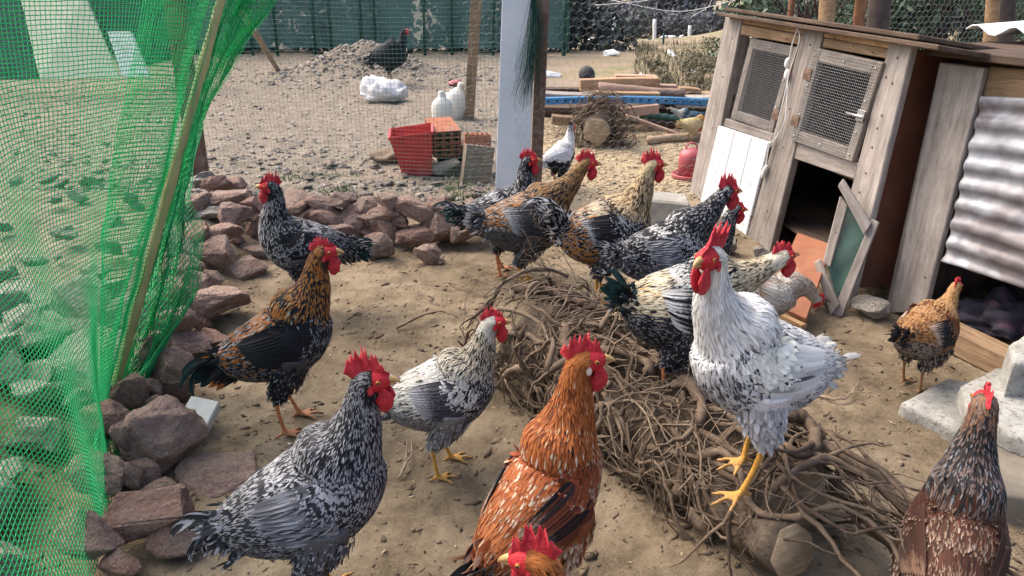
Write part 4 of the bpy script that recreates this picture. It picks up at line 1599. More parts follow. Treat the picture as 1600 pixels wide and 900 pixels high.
RED = dict(neck=[(3, (.20, .05, .012), (.42, .13, .03), .5, .3), (1, (.12, .03, .01), (.34, .10, .02), .5, .4), (.35, RD, (.55, .38, .22), .5, .5)], nape=[(1, (.30, .085, .02), (.42, .14, .035), .5, 0)], back=[(4, RD, (.36, .10, .028), .5, .1), (1.3, RD, (.62, .50, .36), .6, .35)],
           saddle=[(3, (.26, .062, .018), (.40, .14, .045), .5, .1), (1, RD, (.55, .42, .28), .6, .4)], body=[(1, RD, (.48, .28, .14), .6, .4)], breast=[(2, (.28, .075, .02), (.45, .20, .075), .6, .3), (1, RD, (.60, .48, .34), .6, .35)],
           belly=[(1, (.35, .22, .13), (.55, .45, .34), .6, .2), (.7, RD, (.4, .2, .1), .5, .2)], wing=[(3, (.22, .05, .016), (.32, .085, .03), .5, .3), (.8, RD, (.58, .46, .34), .6, .4)],
           flight=[(1, (.16, .04, .018), (.3, .12, .06), .5, .6), (.6, K, (.35, .25, .18), .6, .5)], tail=[(2, K, (.02, .02, .022), .5, .3), (1, BN, (.35, .22, .14), .7, .4)], tail_covert=[(2, RD, (.5, .3, .18), .5, .3), (1, K, (.3, .22, .18), .6, .5)])
WHITE = dict(neck=[(3, (.70, .69, .66), (.74, .73, .70), .5, .2), (1, (.70, .69, .66), (.34, .33, .33), .5, .93)], nape=[(1, (.70, .66, .58), (.74, .70, .62), .5, .2)], back=[(1, (.74, .73, .69), K, .5, .80), (.5, W, (.75, .75, .72), .5, 0)], saddle=[(2, (.68, .67, .60), (.72, .71, .66), .5, .1), (1, W, (.10, .10, .11), .5, .8)],
             body=[(1, (.70, .70, .68), (.08, .08, .09), .6, .8)], breast=[(2.6, (.66, .66, .66), (.05, .05, .06), .55, .5), (1, (.70, .70, .69), (.30, .30, .31), .5, .85)], belly=[(2, (.50, .50, .52), (.08, .08, .10), .9, .35), (1, (.6, .6, .61), (.66, .66, .66), .5, .2)],
             thigh=[(1, (.46, .46, .48), (.58, .58, .59), .6, .2)], wing=[(4, (.72, .72, .64), (.78, .78, .71), .5, 0), (.4, W, K, .6, .6)], flight=[(.5, (.10, .10, .11), (.6, .6, .6), 1.0, -.2), (2, (.64, .64, .60), (.72, .72, .68), .5, .2)],
             tail=[(1, (.64, .63, .58), (.70, .69, .64), .6, .2), (1, (.58, .57, .53), (.16, .16, .17), .6, .75)], tail_covert=[(1, (.68, .67, .62), (.3, .3, .3), .6, .7)])
CREAM = dict(neck=[(3, (.11, .085, .05), (.60, .51, .34), .5, .15), (1, (.5, .42, .27), (.66, .58, .42), .5, 0), (1, K, (.58, .5, .34), .5, .5)], nape=[(1, (.58, .52, .38), (.70, .64, .50), .5, 0)], back=[(1, K, (.5, .5, .48), .6, .5)],
             saddle=[(3, (.16, .12, .07), (.64, .56, .39), .5, .15), (1, K, (.66, .60, .45), .6, .1), (.5, (.5, .28, .08), (.66, .5, .28), .5, 0)], body=[(1, K, (.3, .3, .31), .7, .5)], breast=[(1, K, (.33, .33, .34), .8, .45)], belly=[(1, K, (.28, .28, .3), .8, .5)],
             wing=[(1, K, (.03, .03, .035), .5, .4)], flight=[(2, K, (.62, .62, .60), .5, .35), (1, K, K, .5, .5)], tail=[(1, K, KG, .5, .2)], tail_covert=[(1, K, (.02, .05, .05), .5, .3), (.5, K, W, .5, .7)])
GOLDSPK = dict(neck=[(2, (.045, .028, .016), (.38, .22, .09), .5, .35), (1, K, (.34, .19, .08), .5, .55)], nape=[(1, (.14, .075, .03), (.38, .22, .09), .5, .2)], back=[(2, (.05, .035, .03), (.38, .32, .26), .6, .35), (1.4, K, (.32, .15, .05), .55, .2)],
               saddle=[(1, BN, (.34, .16, .06), .6, .15), (1, K, (.35, .32, .29), .6, .4)], body=[(1, K, (.34, .32, .31), .7, .5)], breast=[(1, K, (.36, .34, .33), .8, .4)], belly=[(1, (.045, .043, .045), (.10, .10, .105), .6, .3)],
               thigh=[(1, (.05, .05, .053), (.11, .11, .115), .6, .3)], wing=[(1, K, (.30, .17, .08), .6, .5), (1, (.04, .04, .045), (.16, .16, .17), .6, .4)], bar=[(1, KG, (.01, .06, .055), .5, .2)], flight=[(1, (.05, .05, .055), (.36, .36, .37), .5, .55)],
               tail=[(1, (.04, .04, .045), (.22, .22, .23), .7, .3)], tail_covert=[(1, (.10, .10, .11), (.36, .36, .37), .6, .3)])
CREAMGOLD = dict(neck=[(2, (.13, .065, .025), (.58, .44, .25), .5, .2), (1, (.06, .035, .02), (.55, .42, .25), .55, .5)], nape=[(1, (.42, .29, .14), (.62, .50, .30), .5, -.1)], back=[(1, (.06, .04, .03), (.5, .42, .3), .6, .3)], saddle=[(.7, (.30, .11, .03), (.44, .2, .06), .5, .1), (1.5, K, (.46, .45, .44), 1.0, .4)],
                 body=[(1, K, (.46, .45, .44), 1.0, .35)], breast=[(1, K, (.42, .41, .40), .9, .4)], belly=[(1, (.34, .13, .03), (.48, .23, .07), .5, .1), (1, K, (.4, .4, .41), .9, .4)], thigh=[(1, (.03, .03, .033), (.28, .28, .3), .9, .4)], wing=[(1, K, (.42, .42, .43), 1.0, .4)],
                 flight=[(1, K, (.4, .4, .4), .8, .5)], tail=[(1, K, (.55, .55, .56), 4.0, .3), (1, K, (.5, .5, .5), 3.0, .5)], tail_covert=[(1, K, (.52, .52, .53), 1.6, .25)])
HEN = dict(neck=[(1, (.26, .12, .04), (.46, .28, .12), .5, 0)], back=[(2, (.13, .045, .016), (.46, .28, .13), .6, .55), (1, (.20, .065, .02), (.42, .22, .09), .5, .5)], saddle=[(1, (.17, .06, .02), (.44, .25, .10), .6, .45)], body=[(1, (.16, .07, .03), (.45, .33, .23), .7, .4)],
           breast=[(1, (.2, .09, .03), (.45, .3, .18), .7, .3)], belly=[(1, (.12, .085, .065), (.36, .28, .22), .7, .3), (.7, K, (.25, .2, .17), .6, .4)], wing=[(2, (.20, .06, .018), (.46, .28, .14), .6, .65)], flight=[(1, K, (.45, .33, .25), .6, .5)], tail=[(1, K, (.03, .03, .033), .5, .3)],
           tail_covert=[(1, K, (.05, .05, .055), .5, .3)])
MOTTLE = dict(neck=[(2, (.022, .018, .018), (.17, .12, .10), .55, .45), (1.4, K, (.30, .30, .32), .6, .7)], nape=[(2, (.12, .06, .032), (.22, .12, .07), .5, .1), (1, (.05, .04, .036), (.2, .15, .12), .5, .2)], back=[(1.5, (.06, .025, .014), (.36, .24, .16), .7, .8), (1, (.085, .026, .014), (.48, .38, .3), .7, .85)],
              saddle=[(1, (.07, .024, .014), (.38, .27, .19), .7, .8)], body=[(1, (.09, .035, .02), (.46, .36, .28), .7, .4)], breast=[(1, K, (.4, .38, .36), .8, .4)], belly=[(1, (.12, .06, .04), (.42, .34, .27), .7, .3)], wing=[(1, (.075, .026, .015), (.42, .31, .22), .7, .85)],
              flight=[(1, (.05, .02, .012), (.20, .12, .08), .7, .6)], tail=[(1, K, (.03, .03, .04), .5, .3), (.6, (.06, .06, .07), (.2, .2, .22), .6, .3)], tail_covert=[(1, K, (.10, .10, .12), .5, .4)])
SPOTCREAM = dict(neck=[(1, (.56, .50, .40), (.30, .13, .05), .5, .8)], body=[(2, (.62, .58, .50), (.30, .15, .07), .5, .7), (1, (.6, .56, .48), (.1, .08, .07), .5, .85)], tail=[(1, K, W, .6, .5)], saddle=[(1, (.62, .58, .5), (.28, .14, .07), .5, .7)])
TURKEY = dict(neck=[(1, K, (.018, .02, .03), .5, .3)], body=[(1, K, (.022, .024, .032), .5, .4)], saddle=[(1, K, (.03, .03, .04), .5, .4)], tail=[(1, K, (.07, .045, .035), .6, .7)], nape=[(1, K, K, .5, .5)])
PHEAS = dict(neck=[(1, (.74, .74, .73), (.78, .78, .77), .5, .2)], nape=[(1, (.6, .6, .59), (.7, .7, .69), .5, .2), (1, K, K, .5, .5)], back=[(1, (.72, .73, .74), (.76, .77, .78), .8, .2)], saddle=[(1, (.70, .71, .73), (.76, .77, .78), .8, .2)], body=[(1, K, KG, .5, .4)], breast=[(1, K, (.01, .015, .03), .5, .4)],
             belly=[(1, K, (.01, .015, .03), .5, .4)], wing=[(1, (.72, .73, .74), (.76, .77, .78), .8, .2)], flight=[(1, (.70, .71, .72), (.75, .76, .77), 1.2, .2)], tail=[(1, (.72, .72, .72), (.76, .76, .76), .8, .2)], tail_covert=[(1, (.72, .72, .72), (.76, .76, .76), .8, .2)])
GOLDPH = dict(neck=[(1, (.45, .22, .03), (.10, .06, .02), .5, .6)], nape=[(1, (.5, .05, .02), (.5, .12, .02), .5, .3)], back=[(1, (.55, .42, .16), (.62, .50, .22), .5, .2)], saddle=[(1, (.60, .50, .22), (.65, .55, .3), .5, .2)], body=[(1, (.5, .42, .22), (.6, .5, .3), .5, .3)], breast=[(1, (.42, .05, .02), (.5, .1, .03), .5, .3)],
              wing=[(1, (.55, .44, .24), (.6, .5, .3), .5, .3)], tail=[(1, (.25, .16, .08), (.4, .28, .15), 4, .2)])
BLUEPH = dict(neck=[(1, (.35, .38, .36), (.1, .12, .13), .5, .7)], nape=[(1, (.30, .33, .30), (.4, .42, .4), .5, .3)], body=[(1, (.02, .05, .09), (.04, .10, .15), .5, .3)], tail=[(1, (.04, .07, .09), (.10, .16, .18), 3, .3)])

# ------------------------------------------------------------------ yard fences, posts, nets
def post_round(name, a, b, r, mat, label, cat, group=None, r2=None, parent=None, k=10):
    a, b = np.array(a, float), np.array(b, float)
    acc = Acc()
    n = 8
    t = np.linspace(0, 1, n)
    acc.add(*tube(a + (b - a) * t[:, None] + rng.normal(0, r * .06, (n, 3)), np.linspace(r, r2 or r, n), k))
    o = obj(name, acc.mesh(name), mat, parent)
    return tag(o, label, cat, group) if label else o


FY = 4.78
# square mesh fence between the turkey yard and the run
mf = thing('mesh_fence', (-1.2, FY, 0), 'green square mesh fence between the run and the turkey yard', 'fence')
x0, x1, cs = -3.6, -0.085, 0.026
xv = np.arange(x0, x1, cs)
zv = np.arange(0.03, 1.75, cs)


def sag(x, z):
    return FY + 0.035 * np.sin(x * 2.3 + z) + 0.02 * np.sin(x * 7 + z * 5)


acc = Acc()
zz = np.linspace(0.02, 1.75, 26)
Pv = np.stack(np.broadcast_arrays(xv[:, None] + 0.006 * np.sin(zz[None] * 5 + xv[:, None] * 3), sag(xv[:, None], zz[None]), zz[None]), -1)
acc.add(*strands(Pv, 0.0008))
xx = np.linspace(x0, x1, 60)
Ph = np.stack(np.broadcast_arrays(xx[None], sag(xx[None], zv[:, None]), zv[:, None] + 0.008 * np.sin(xx[None] * 4 + zv[:, None])), -1)
acc.add(*strands(Ph, 0.0008))
obj('mesh', acc.mesh('mesh'), M['green_wire'], mf)
_a = G(312, 305)
_r = beam('rusty_post', (_a[0], FY + .02, -.1), (_a[0] + .05, FY + .02, 1.75), 0.115, 0.06, M['rust'], up=(0, 1, 0), bev=.006)
tag(_r, 'rusty brown steel post at the corner beside the green net', 'post')
# hexagonal chicken wire to the coop
hx = thing('chicken_wire_fence', (0.7, FY, 0), 'grey hexagonal chicken wire stretched from rusty post to coop', 'fence')
HXA, HXB = np.array([-0.30, FY + .03, 0]), np.array([1.22, 4.5, 0])


def hexwire(A, B, z0, z1, cell, r, bulge=0.03):
    Ld = np.linalg.norm(B - A)
    e = (B - A) / Ld
    nr = np.array([e[1], -e[0], 0])
    segsA, segsB = [], []
    a = cell / math.sqrt(3)
    ny = int((z1 - z0) / (1.5 * a)) + 1
    nx_ = int(Ld / cell) + 1

    def pt(u, z):
        w = bulge * math.sin(u * 3.1 + z * 2) + 0.3 * bulge * math.sin(u * 9 + z * 6)
        return A + e * (u + 0.006 * math.sin(z * 17 + u * 5)) + nr * w + np.array([0, 0, z + 0.006 * math.sin(u * 13)])
    for j in range(ny):
        z = z0 + j * 1.5 * a
        off = (j % 2) * cell / 2
        for i in range(nx_):
            u = off + i * cell
            p0, p1, p2, p3 = pt(u, z), pt(u + cell / 2, z + a / 2), pt(u + cell, z), pt(u + cell / 2, z + 1.5 * a)
            segsA += [p0, p1, p1]
            segsB += [p1, p2, p3]
    return straight_tubes(np.array(segsA), np.array(segsB), r)


acc = Acc()
acc.add(*hexwire(HXA, HXB, 0.02, 1.75, 0.052, 0.00065))
obj('mesh', acc.mesh('mesh'), M['hexwire'], hx)
acc = Acc()
for (q0, q1, q2) in (((930, 8), (1000, 2), (1050, -8)), ((955, 0), (1060, 18), (1150, 0)), ((1080, 26), (1105, 12), (1112, 0))):
    acc.add(*tube(catmull([atY(*q0, 4.6), atY(*q1, 4.62), atY(*q2, 4.55)], 12), 0.0017, 4))
obj('loose_wire', acc.mesh('loose_wire'), M['white_cord'], hx)
# second wire above and behind the coop
hb = thing('aviary_wire', (3.6, 7.6, 0), 'fine grey wire netting of the aviary behind the coop', 'fence')
acc = Acc()
acc.add(*hexwire(np.array([2.1, 7.2, 0]), np.array([6.4, 8.2, 0]), 0.4, 2.4, 0.06, 0.0011))
obj('mesh', acc.mesh('mesh'), M['hexwire'], hb)
# pale sheet panel, rusty post and hanging net remnant beside it
pp = [atY(786, -40, FY), atY(838, -40, FY), atY(827, 300, FY), atY(800, 313, FY), atY(774, 300, FY)]
o = slab('sheet_panel', [p - np.array([0, .06, 0]) for p in pp], 0.012, M['pale_panel'], normal=(0, -1, 0.02))
tag(o, 'tall pale grey blue sheet panel between the two wire fences', 'panel')
o = beam('rusty_post', atY(836, 318, FY - .02), atY(851, -60, FY - .02), 0.075, 0.06, M['rust'], up=(0, 1, 0), bev=.006)
tag(o, 'flaking rusty post on the edge of the pale sheet panel', 'post')
acc = Acc()
r_ = np.random.default_rng(77)
for i in range(90):
    a = atY(834 + r_.uniform(-4, 4), -30, FY - .1)
    e = atY(824 + r_.normal(0, 11), 130 + r_.uniform(-30, 40), FY - .1)
    mid = (a + e) / 2 + np.array([.02, 0, 0]) + r_.normal(0, .02, 3)
    acc.add(*tube(catmull([a, mid, e + r_.normal(0, .012, 3)], 9), 0.0011, 3, False))
o = tag(obj('net_bundle', acc.mesh('net_bundle'), M['net_dark']), 'frayed dark green net hanging between pale panel and rusty post', 'net')
o = beam('wooden_post', G(733, 183), atY(748, -60, 7.3), 0.10, 0.09, M['tan_wood'], up=(0, 1, 0))
tag(o, 'weathered wooden post standing left of the pale sheet panel', 'post')

# big green net with its bamboo pole
nt = thing('green_net', (-1.3, 1.9, 0), 'bright green plastic net draped over a leaning bamboo pole', 'net')
Bc = np.array([(-1.33, 2.06, .04), (-1.22, 1.86, .07), (-1.09, 1.62, .08), (-.95, 1.30, .05), (-.82, .92, .03), (-.72, .62, .03)])
Tc = np.array([(-.90, 2.72, 1.52), (-1.05, 2.38, 1.56), (-1.2, 2.0, 1.58), (-1.32, 1.6, 1.58), (-1.42, 1.15, 1.58), (-1.5, .7, 1.58)])


def net_surface(nu, nv, fold=0.02, seed=0, u1=1.0, push=0.0):
    uu = np.linspace(0, 1, 80)
    b, t_ = catmull(Bc, 80), catmull(Tc, 80)
    u = np.linspace(0, u1, nu)
    bb = np.stack([np.interp(u, uu, b[:, k]) for k in range(3)], -1)
    tp = np.stack([np.interp(u, uu, t_[:, k]) for k in range(3)], -1)
    v = np.linspace(0, 1, nv)
    P = bb[:, None] * (1 - v)[None, :, None] + tp[:, None] * v[None, :, None]
    U, Vv = np.meshgrid(u, v, indexing='ij')
    w = fold * (np.sin(U * 31 + 3 * Vv + seed) * np.exp(-U * 2.5) + 0.8 * np.sin(U * 13 - 6 * Vv + seed)) + 0.05 * np.sin(math.pi * Vv) * np.sin(math.pi * np.clip(U, 0, 1)) + (fbm(P * 3 + seed, 3) - .45) * .10
    P[..., 0] -= w * .9 + push
    P[..., 1] += w * .3
    P[..., 2] += (fbm(P * 9 + 3, 2) - .37) * 0.02
    return P


def net_mesh(P, r, hop):
    acc = Acc()
    acc.add(*strands(P[:, ::2], r))
    Q = np.transpose(P, (1, 0, 2))[::hop]
    acc.add(*strands(Q[:, ::2] if Q.shape[1] > 60 else Q, r * 1.15))
    return acc


P = net_surface(134, 132, 0.022)
acc = net_mesh(P, 0.00125, 1)
tag(obj('netting', acc.mesh('netting'), M['net'], nt), kind='stuff')
P = net_surface(30, 110, 0.03, 2.0, 0.17, 0.03)
tag(obj('netting', net_mesh(P, 0.0012, 1).mesh('netting'), M['net'], nt), kind='stuff')
pole_px = [((378, -110), 2.80), ((345, 0), 2.60), ((300, 165), 2.44), ((255, 330), 2.31), ((210, 495), 2.18), ((165, 660), 2.07)]
pole = np.array([atY(*p, Y) for p, Y in pole_px])
border_px = [((480, -110), 2.92), ((425, 0), 2.80), ((382, 66), 2.76), ((336, 140), 2.68), ((306, 198), 2.62), ((292, 270), 2.52), ((285, 312), 2.46), ((303, 362), 2.40), ((304, 432), 2.30), ((284, 492), 2.24), ((240, 562), 2.16), ((206, 640), 2.09), ((184, 672), 2.05), ((186, 760), 1.75), ((178, 850), 1.5)]
border = catmull([atY(*p, Y) for p, Y in border_px], 110)
polec = catmull(np.vstack([pole, [-1.26, 1.9, .10], [-1.18, 1.72, .10], [-1.08, 1.55, .10]]), 110)
for layer, nu in ((0, 30), (1, 26), (2, 22)):
    u = np.linspace(0 if layer < 2 else -.35, 1 if layer != 2 else .6, nu)
    P = polec[None] * (1 - u)[:, None, None] + border[None] * u[:, None, None]
    w = 0.018 * np.sin(u[:, None] * 16 + layer * 2 + np.linspace(0, 5, 110)[None]) + layer * .02
    P[..., 1] += w + .03
    P[..., 0] += .006 * np.sin(np.linspace(0, 60, 110)[None] + u[:, None] * 9)
    tag(obj('fold', net_mesh(P, 0.0013, 1).mesh('fold'), M['net'], nt), kind='stuff')
acc = Acc()
pc = catmull(pole[::-1], 40)
rad = 0.0145 + 0.0025 * (np.abs((np.arange(40) % 9) - 4) == 4)
acc.add(*tube(pc, rad, 12))
tag(obj('bamboo_pole', acc.mesh('bamboo_pole'), M['bamboo']), 'yellow green bamboo pole leaning inside the green net', 'pole')

# shade cloth fence of the turkey yard
sf = thing('shade_fence', (-5, 14.2, 0), 'green shade cloth fence at the far end of the turkey yard', 'fence')
xs = np.linspace(-13, 0.95, 90)
zs = np.linspace(0.12, 2.2, 12)
X, Z = np.meshgrid(xs, zs, indexing='ij')
Y = 14.2 + .05 * np.sin(X * 5) + .04 * np.sin(X * 13 + Z)
i, j = np.meshgrid(np.arange(89), np.arange(11), indexing='ij')
b = i * 12 + j
obj('cloth', mesh_np('cloth', np.stack([X, Y, Z], -1).reshape(-1, 3), np.stack([b, b + 12, b + 13, b + 1], -1).reshape(-1, 4)), M['shade'], sf)
for i, x in enumerate([-12.4, -11, -9.7, -8.3, -7.0, -5.9, -4.75, -4.3, -3.6, -3.3, -2.75, -2.5, -1.6, -1.1, -.35, .3, .95]):
    obj('post', Acc().add(*tube([(x, 14.1, -.2), (x + .02, 14.1, 1.0), (x, 14.1, 2.3)], .028, 6)).mesh('post'), M['net_dark'], sf)
# return of the green fence along the field
sf2 = thing('green_mesh_fence', (1.0, 18, 0), 'green mesh fence running back along the field', 'fence')
acc = Acc()
fA, fB = np.array([0.95, 14.2, 0]), np.array([2.6, 30.0, 0])
for tI in np.linspace(0, 1, 70):
    p = fA + (fB - fA) * tI
    z = gz(p[0], p[1])
    acc.add(*tube([p + [0, 0, z], p + [0, 0, z + 1.0], p + [0, 0, z + 2.0]], .006, 3, False))
for h in np.arange(.1, 2.0, .12):
    acc.add(*tube([fA + (fB - fA) * q + np.array([0, 0, gz(*(fA + (fB - fA) * q)[:2]) + h]) for q in np.linspace(0, 1, 10)], .006, 3, False))
obj('mesh', acc.mesh('mesh'), M['green_wire'], sf2)
for q in np.linspace(0, 1, 9):
    p = fA + (fB - fA) * q
    z = gz(p[0], p[1])
    obj('post', Acc().add(*tube([p + [0, 0, z - .1], p + [0, 0, z + 2.0]], .04, 6)).mesh('post'), M['green_wire'], sf2)
# far posts of the field
for px, yb, yt, mt, lb in ((871, 66, 20, 'white_board', 'white concrete fence post beside the end of the green mesh'), (960, 54, 28, 'white_board', 'white concrete fence post left of the far black hen'), (1023, 63, 36, 'white_board', 'white concrete fence post right of the far black hen'), (1078, 62, 46, 'white_board', 'white concrete fence post nearest the coop edge'),
                           (946, 78, 36, 'net_dark', 'thin dark leaning stake in the field'), (1037, 82, 58, 'net_dark', 'thin dark short stake in the field')):
    Yp = 33.0 if mt == 'white_board' else 22.0
    a = atY(px, yb, Yp)
    b = atY(px + (5 if yb == 78 else 0), yt - 6, Yp)
    post_round('fence_post', a - np.array([0, 0, .4]), b, .085 if Yp > 30 else .035, M[mt], lb, 'post', 'posts of the far field fence', k=6)
for k, (px, py, w) in enumerate([(925, 56, .5), (940, 58, .4), (955, 59, .5), (972, 60, .35), (1035, 63, .6), (1050, 64, .5), (1064, 65, .4), (955, 79, .5), (1051, 84, .6), (1004, 102, .3), (1085, 98, .5), (860, 100, .45)]):
    Yp = 30 if py < 70 else 14 if py < 90 else 11
    w *= .55
    c = atY(px, py, Yp)
    o = rock(k, (c[0], c[1], gz(c[0], c[1]) + w * .15), (w * 1.3, w * .7, w * .5), None, [m_ for m_ in (ROCKS_W if 'ROCKS_W' in globals() else [])] or ROCKS_G, name='pale_stone')
    tag(o, ('pale stone in the row along the far fence line' if py < 70 else 'pale stone lying on the open field before the far fence'), 'stone', 'pale stones on the far field')
    if not o.data.get('w'):
        me = o.data.copy()
        me.materials.clear()
        me.materials.append(M['white_board'])
        o.data = me

# ------------------------------------------------------------------ turkey yard clutter
o = slab('cream_board', [atY(35, -5, 9.4), atY(135, -5, 9.3), atY(190, 124, 9.0), atY(66, 126, 9.0)], .04, M['cream_board'])
tag(o, 'large cream board leaning in the yard behind the net', 'board')
o = slab('white_foam_board', [atY(172, 52, 9.2), atY(208, 52, 9.2), atY(237, 122, 9.0), atY(195, 122, 9.0)], .06, M['white_board'])
tag(o, 'narrow white board leaning right of the cream board', 'board')
M['tarp'] = plain('dark_green_tarp', (0.022, 0.075, 0.062), 0.6, 0.3, 0.4, 5)
o = slab('dark_tarp', [atY(-60, -10, 9.6), atY(34, -10, 9.6), atY(64, 124, 9.3), atY(-60, 126, 9.3)], .05, M['tarp'])
tag(o, 'dark green tarpaulin hung left of the cream board', 'tarpaulin')
o = slab('dark_tarp', [atY(136, -10, 9.9), atY(330, -10, 10.2), atY(300, 86, 10.0), atY(190, 112, 9.8)], .05, M['tarp'])
tag(o, 'dark green tarpaulin hung right of the cream board', 'tarpaulin')
for (a, b), lb in (((G(436, 112), atY(378, 20, 9.9)), 'longer pale wooden pole leaning against the far fence'), ((G(431, 110) + [0, .1, 0], atY(398, 48, 10.3)), 'shorter pale wooden pole leaning beside the longer one')):
    post_round('leaning_pole', a, b, .035, M['stick'], lb, 'pole', 'poles leaning in the yard')
# white sack
bm = bmesh.new()
bmesh.ops.create_icosphere(bm, subdivisions=4, radius=1)
co = np.array([v.co[:] for v in bm.verts])
d = (fbm(co * 1.6 + 3, 4) - .45) * .9 + (fbm(co * 5 + 9, 3) - .45) * .35
for v, k, c in zip(bm.verts, d, co):
    v.co = Vector((c[0] * .27 * (1 + k), c[1] * .2 * (1 + k), max(-.02, (c[2] * .55 + .45) * .24 * (1 + k * 1.4))))
_p = G(601, 158)
o = obj('white_sack', bm_mesh('white_sack', bm, True), M['white_sack'], loc=(_p[0], _p[1], gz(_p[0], _p[1]) - .01))
tag(o, 'crumpled white sack on the yard ground below the turkey', 'sack')


def lathe(prof, k=20):
    prof = np.asarray(prof, float)
    a = np.arange(k) * 2 * math.pi / k
    V = np.stack([prof[:, 0][:, None] * np.cos(a), prof[:, 0][:, None] * np.sin(a), np.repeat(prof[:, 1][:, None], k, 1)], -1).reshape(-1, 3)
    n = len(prof)
    i, j = np.meshgrid(np.arange(n - 1), np.arange(k), indexing='ij')
    return V, [np.stack([i * k + j, i * k + (j + 1) % k, (i + 1) * k + (j + 1) % k, (i + 1) * k + j], -1).reshape(-1, 4), np.array([list(range(k))[::-1], [(n - 1) * k + x for x in range(k)]])]


# red square bucket
bm = bmesh.new()
tw, bw, hh, th_ = .155, .105, .33, .008
rings = []
for (w, z) in ((bw, 0), (bw + (tw - bw) * .93, hh * .93), (tw + .008, hh * .94), (tw + .008, hh), (tw - th_, hh), (bw - th_, .02)):
    rings.append([bm.verts.new((sx * w, sy * w * .8, z)) for sx, sy in ((-1, -1), (1, -1), (1, 1), (-1, 1))])
for r0, r1 in zip(rings, rings[1:]):
    for j in range(4):
        bm.faces.new((r0[j], r0[(j + 1) % 4], r1[(j + 1) % 4], r1[j]))
bm.faces.new(rings[0][::-1])
bm.faces.new(rings[-1])
bmesh.ops.recalc_face_normals(bm, faces=bm.faces[:])
bmesh.ops.bevel(bm, geom=bm.edges[:], offset=.005, segments=2, affect='EDGES')
_p = G(654, 272)
o = obj('red_bucket', bm_mesh('red_bucket', bm), M['red_plastic'], M=Matrix.Translation((_p[0], _p[1], gz(_p[0], _p[1]) - .005)) @ Matrix.Rotation(-.12, 4, 'Y') @ Matrix.Rotation(.10, 4, 'Z') @ Matrix.Rotation(.08, 4, 'X'))
tag(o, 'bright red square plastic bucket beside the hollow bricks', 'bucket')


def hollow_brick(nx, ny, size, mat, loc, R, label):
    """holes run along local Z; webs between them"""
    lx, ly, lz = size
    bm = bmesh.new()

    def bx(x0, x1, y0, y1, z0=0.0, z1=None):
        z1 = lz if z1 is None else z1
        bmesh.ops.create_cube(bm, size=1, matrix=Matrix.Translation(((x0 + x1) / 2, (y0 + y1) / 2, (z0 + z1) / 2)) @ Matrix.Diagonal((x1 - x0, y1 - y0, z1 - z0, 1)))
    w = .011
    for i in range(nx + 1):
        x = -lx / 2 + (lx - w) * i / nx
        bx(x, x + w, -ly / 2, ly / 2)
    for j in range(ny + 1):
        y = -ly / 2 + (ly - w) * j / ny
        bx(-lx / 2 + .001, lx / 2 - .001, y + .0007, y + w - .0007, .001, lz - .001)
    M_ = Matrix.Translation(loc) @ R
    o = obj('hollow_brick', bm_mesh('hollow_brick', bm), mat, M=M_)
    return tag(o, label, 'brick', 'hollow bricks piled by the fence')


E = lambda x, y, z: (Matrix.Rotation(z, 4, 'Z') @ Matrix.Rotation(y, 4, 'Y') @ Matrix.Rotation(x, 4, 'X'))
_b = G(706, 268)
hollow_brick(3, 4, (.20, .20, .30), M['brick_red'], (_b[0] - .02, _b[1] - .02, .16 + .05), E(math.radians(-80), 0, .35), 'orange hollow brick lying on top of the pile')
hollow_brick(3, 4, (.20, .19, .30), M['brick_grey'], (_b[0] - .01, _b[1] + .02, .10), E(math.radians(-90), 0, .05), 'dull brown hollow brick under the orange one')
_b = G(742, 285)
hollow_brick(5, 2, (.20, .10, .27), M['brick_grey'], (_b[0], _b[1], -.01), E(-.1, .16, .25), 'moss stained hollow brick leaning with its holes upward')
hollow_brick(5, 2, (.19, .10, .26), M['brick_red'], (_b[0] + .0, _b[1] + .22, .04), E(-.05, .06, .15), 'red hollow brick standing behind the moss stained one')
_b = G(700, 275)
o = rock(2, (_b[0], _b[1], .07), (.24, .18, .16), None, ROCKS_G, rz=.2, tilt=.1, name='concrete_lump')
tag(o, 'squarish grey lump of concrete below the brick pile', 'rubble')
# white plastic jugs and rags behind the bricks
for k, (px, py, s, lb, ry_) in enumerate(((706, 168, 1.15, 'tall white plastic jug leaning behind the bricks', .3), (692, 185, 1.0, 'white plastic jug standing behind the red bucket', .0))):
    p = G(px, py + 16)
    V, Fs = lathe(np.array([(.085, 0), (.10, .015), (.10, .20), (.085, .24), (.05, .27), (.032, .29), (.032, .32), (.028, .335)]) * s, 16)
    V[:, 1] *= .75
    o = obj('plastic_jug', mesh_np('plastic_jug', V, Fs), M['white_jug'], M=Matrix.Translation((p[0], p[1], gz(p[0], p[1]))) @ Matrix.Rotation(ry_, 4, 'Y'))
    tag(o, lb, 'jug', 'jugs behind the bricks')
for k, (px, py, s, m_, lb) in enumerate(((717, 152, .10, 'white_sack', 'crumpled white rag behind the jugs'), (677, 222, .06, 'white_sack', 'scrap of white plastic left of the bricks'), (610, 248, .12, 'muck', 'heap of brown straw muck left of the red bucket'), (712, 130, .07, 'feeder_red', 'faded red scrap of plastic by the jugs'))):
    bm = bmesh.new()
    bmesh.ops.create_icosphere(bm, subdivisions=3, radius=1)
    co = np.array([v.co[:] for v in bm.verts])
    d = (fbm(co * 2.2 + k * 5, 4) - .45) * 1.3
    for v, q, c in zip(bm.verts, d, co):
        v.co = Vector((c[0] * 1.3 * s * (1 + q), c[1] * s * (1 + q), max(-.01, (c[2] * .5 + .35) * s * (1 + q))))
    p = G(px, py + 4)
    o = obj('scrap', bm_mesh('scrap', bm, True), M[m_], loc=(p[0], p[1], gz(p[0], p[1])))
    tag(o, lb, 'scrap')

# ------------------------------------------------------------------ lumber pile behind the wire
LY = 7.3


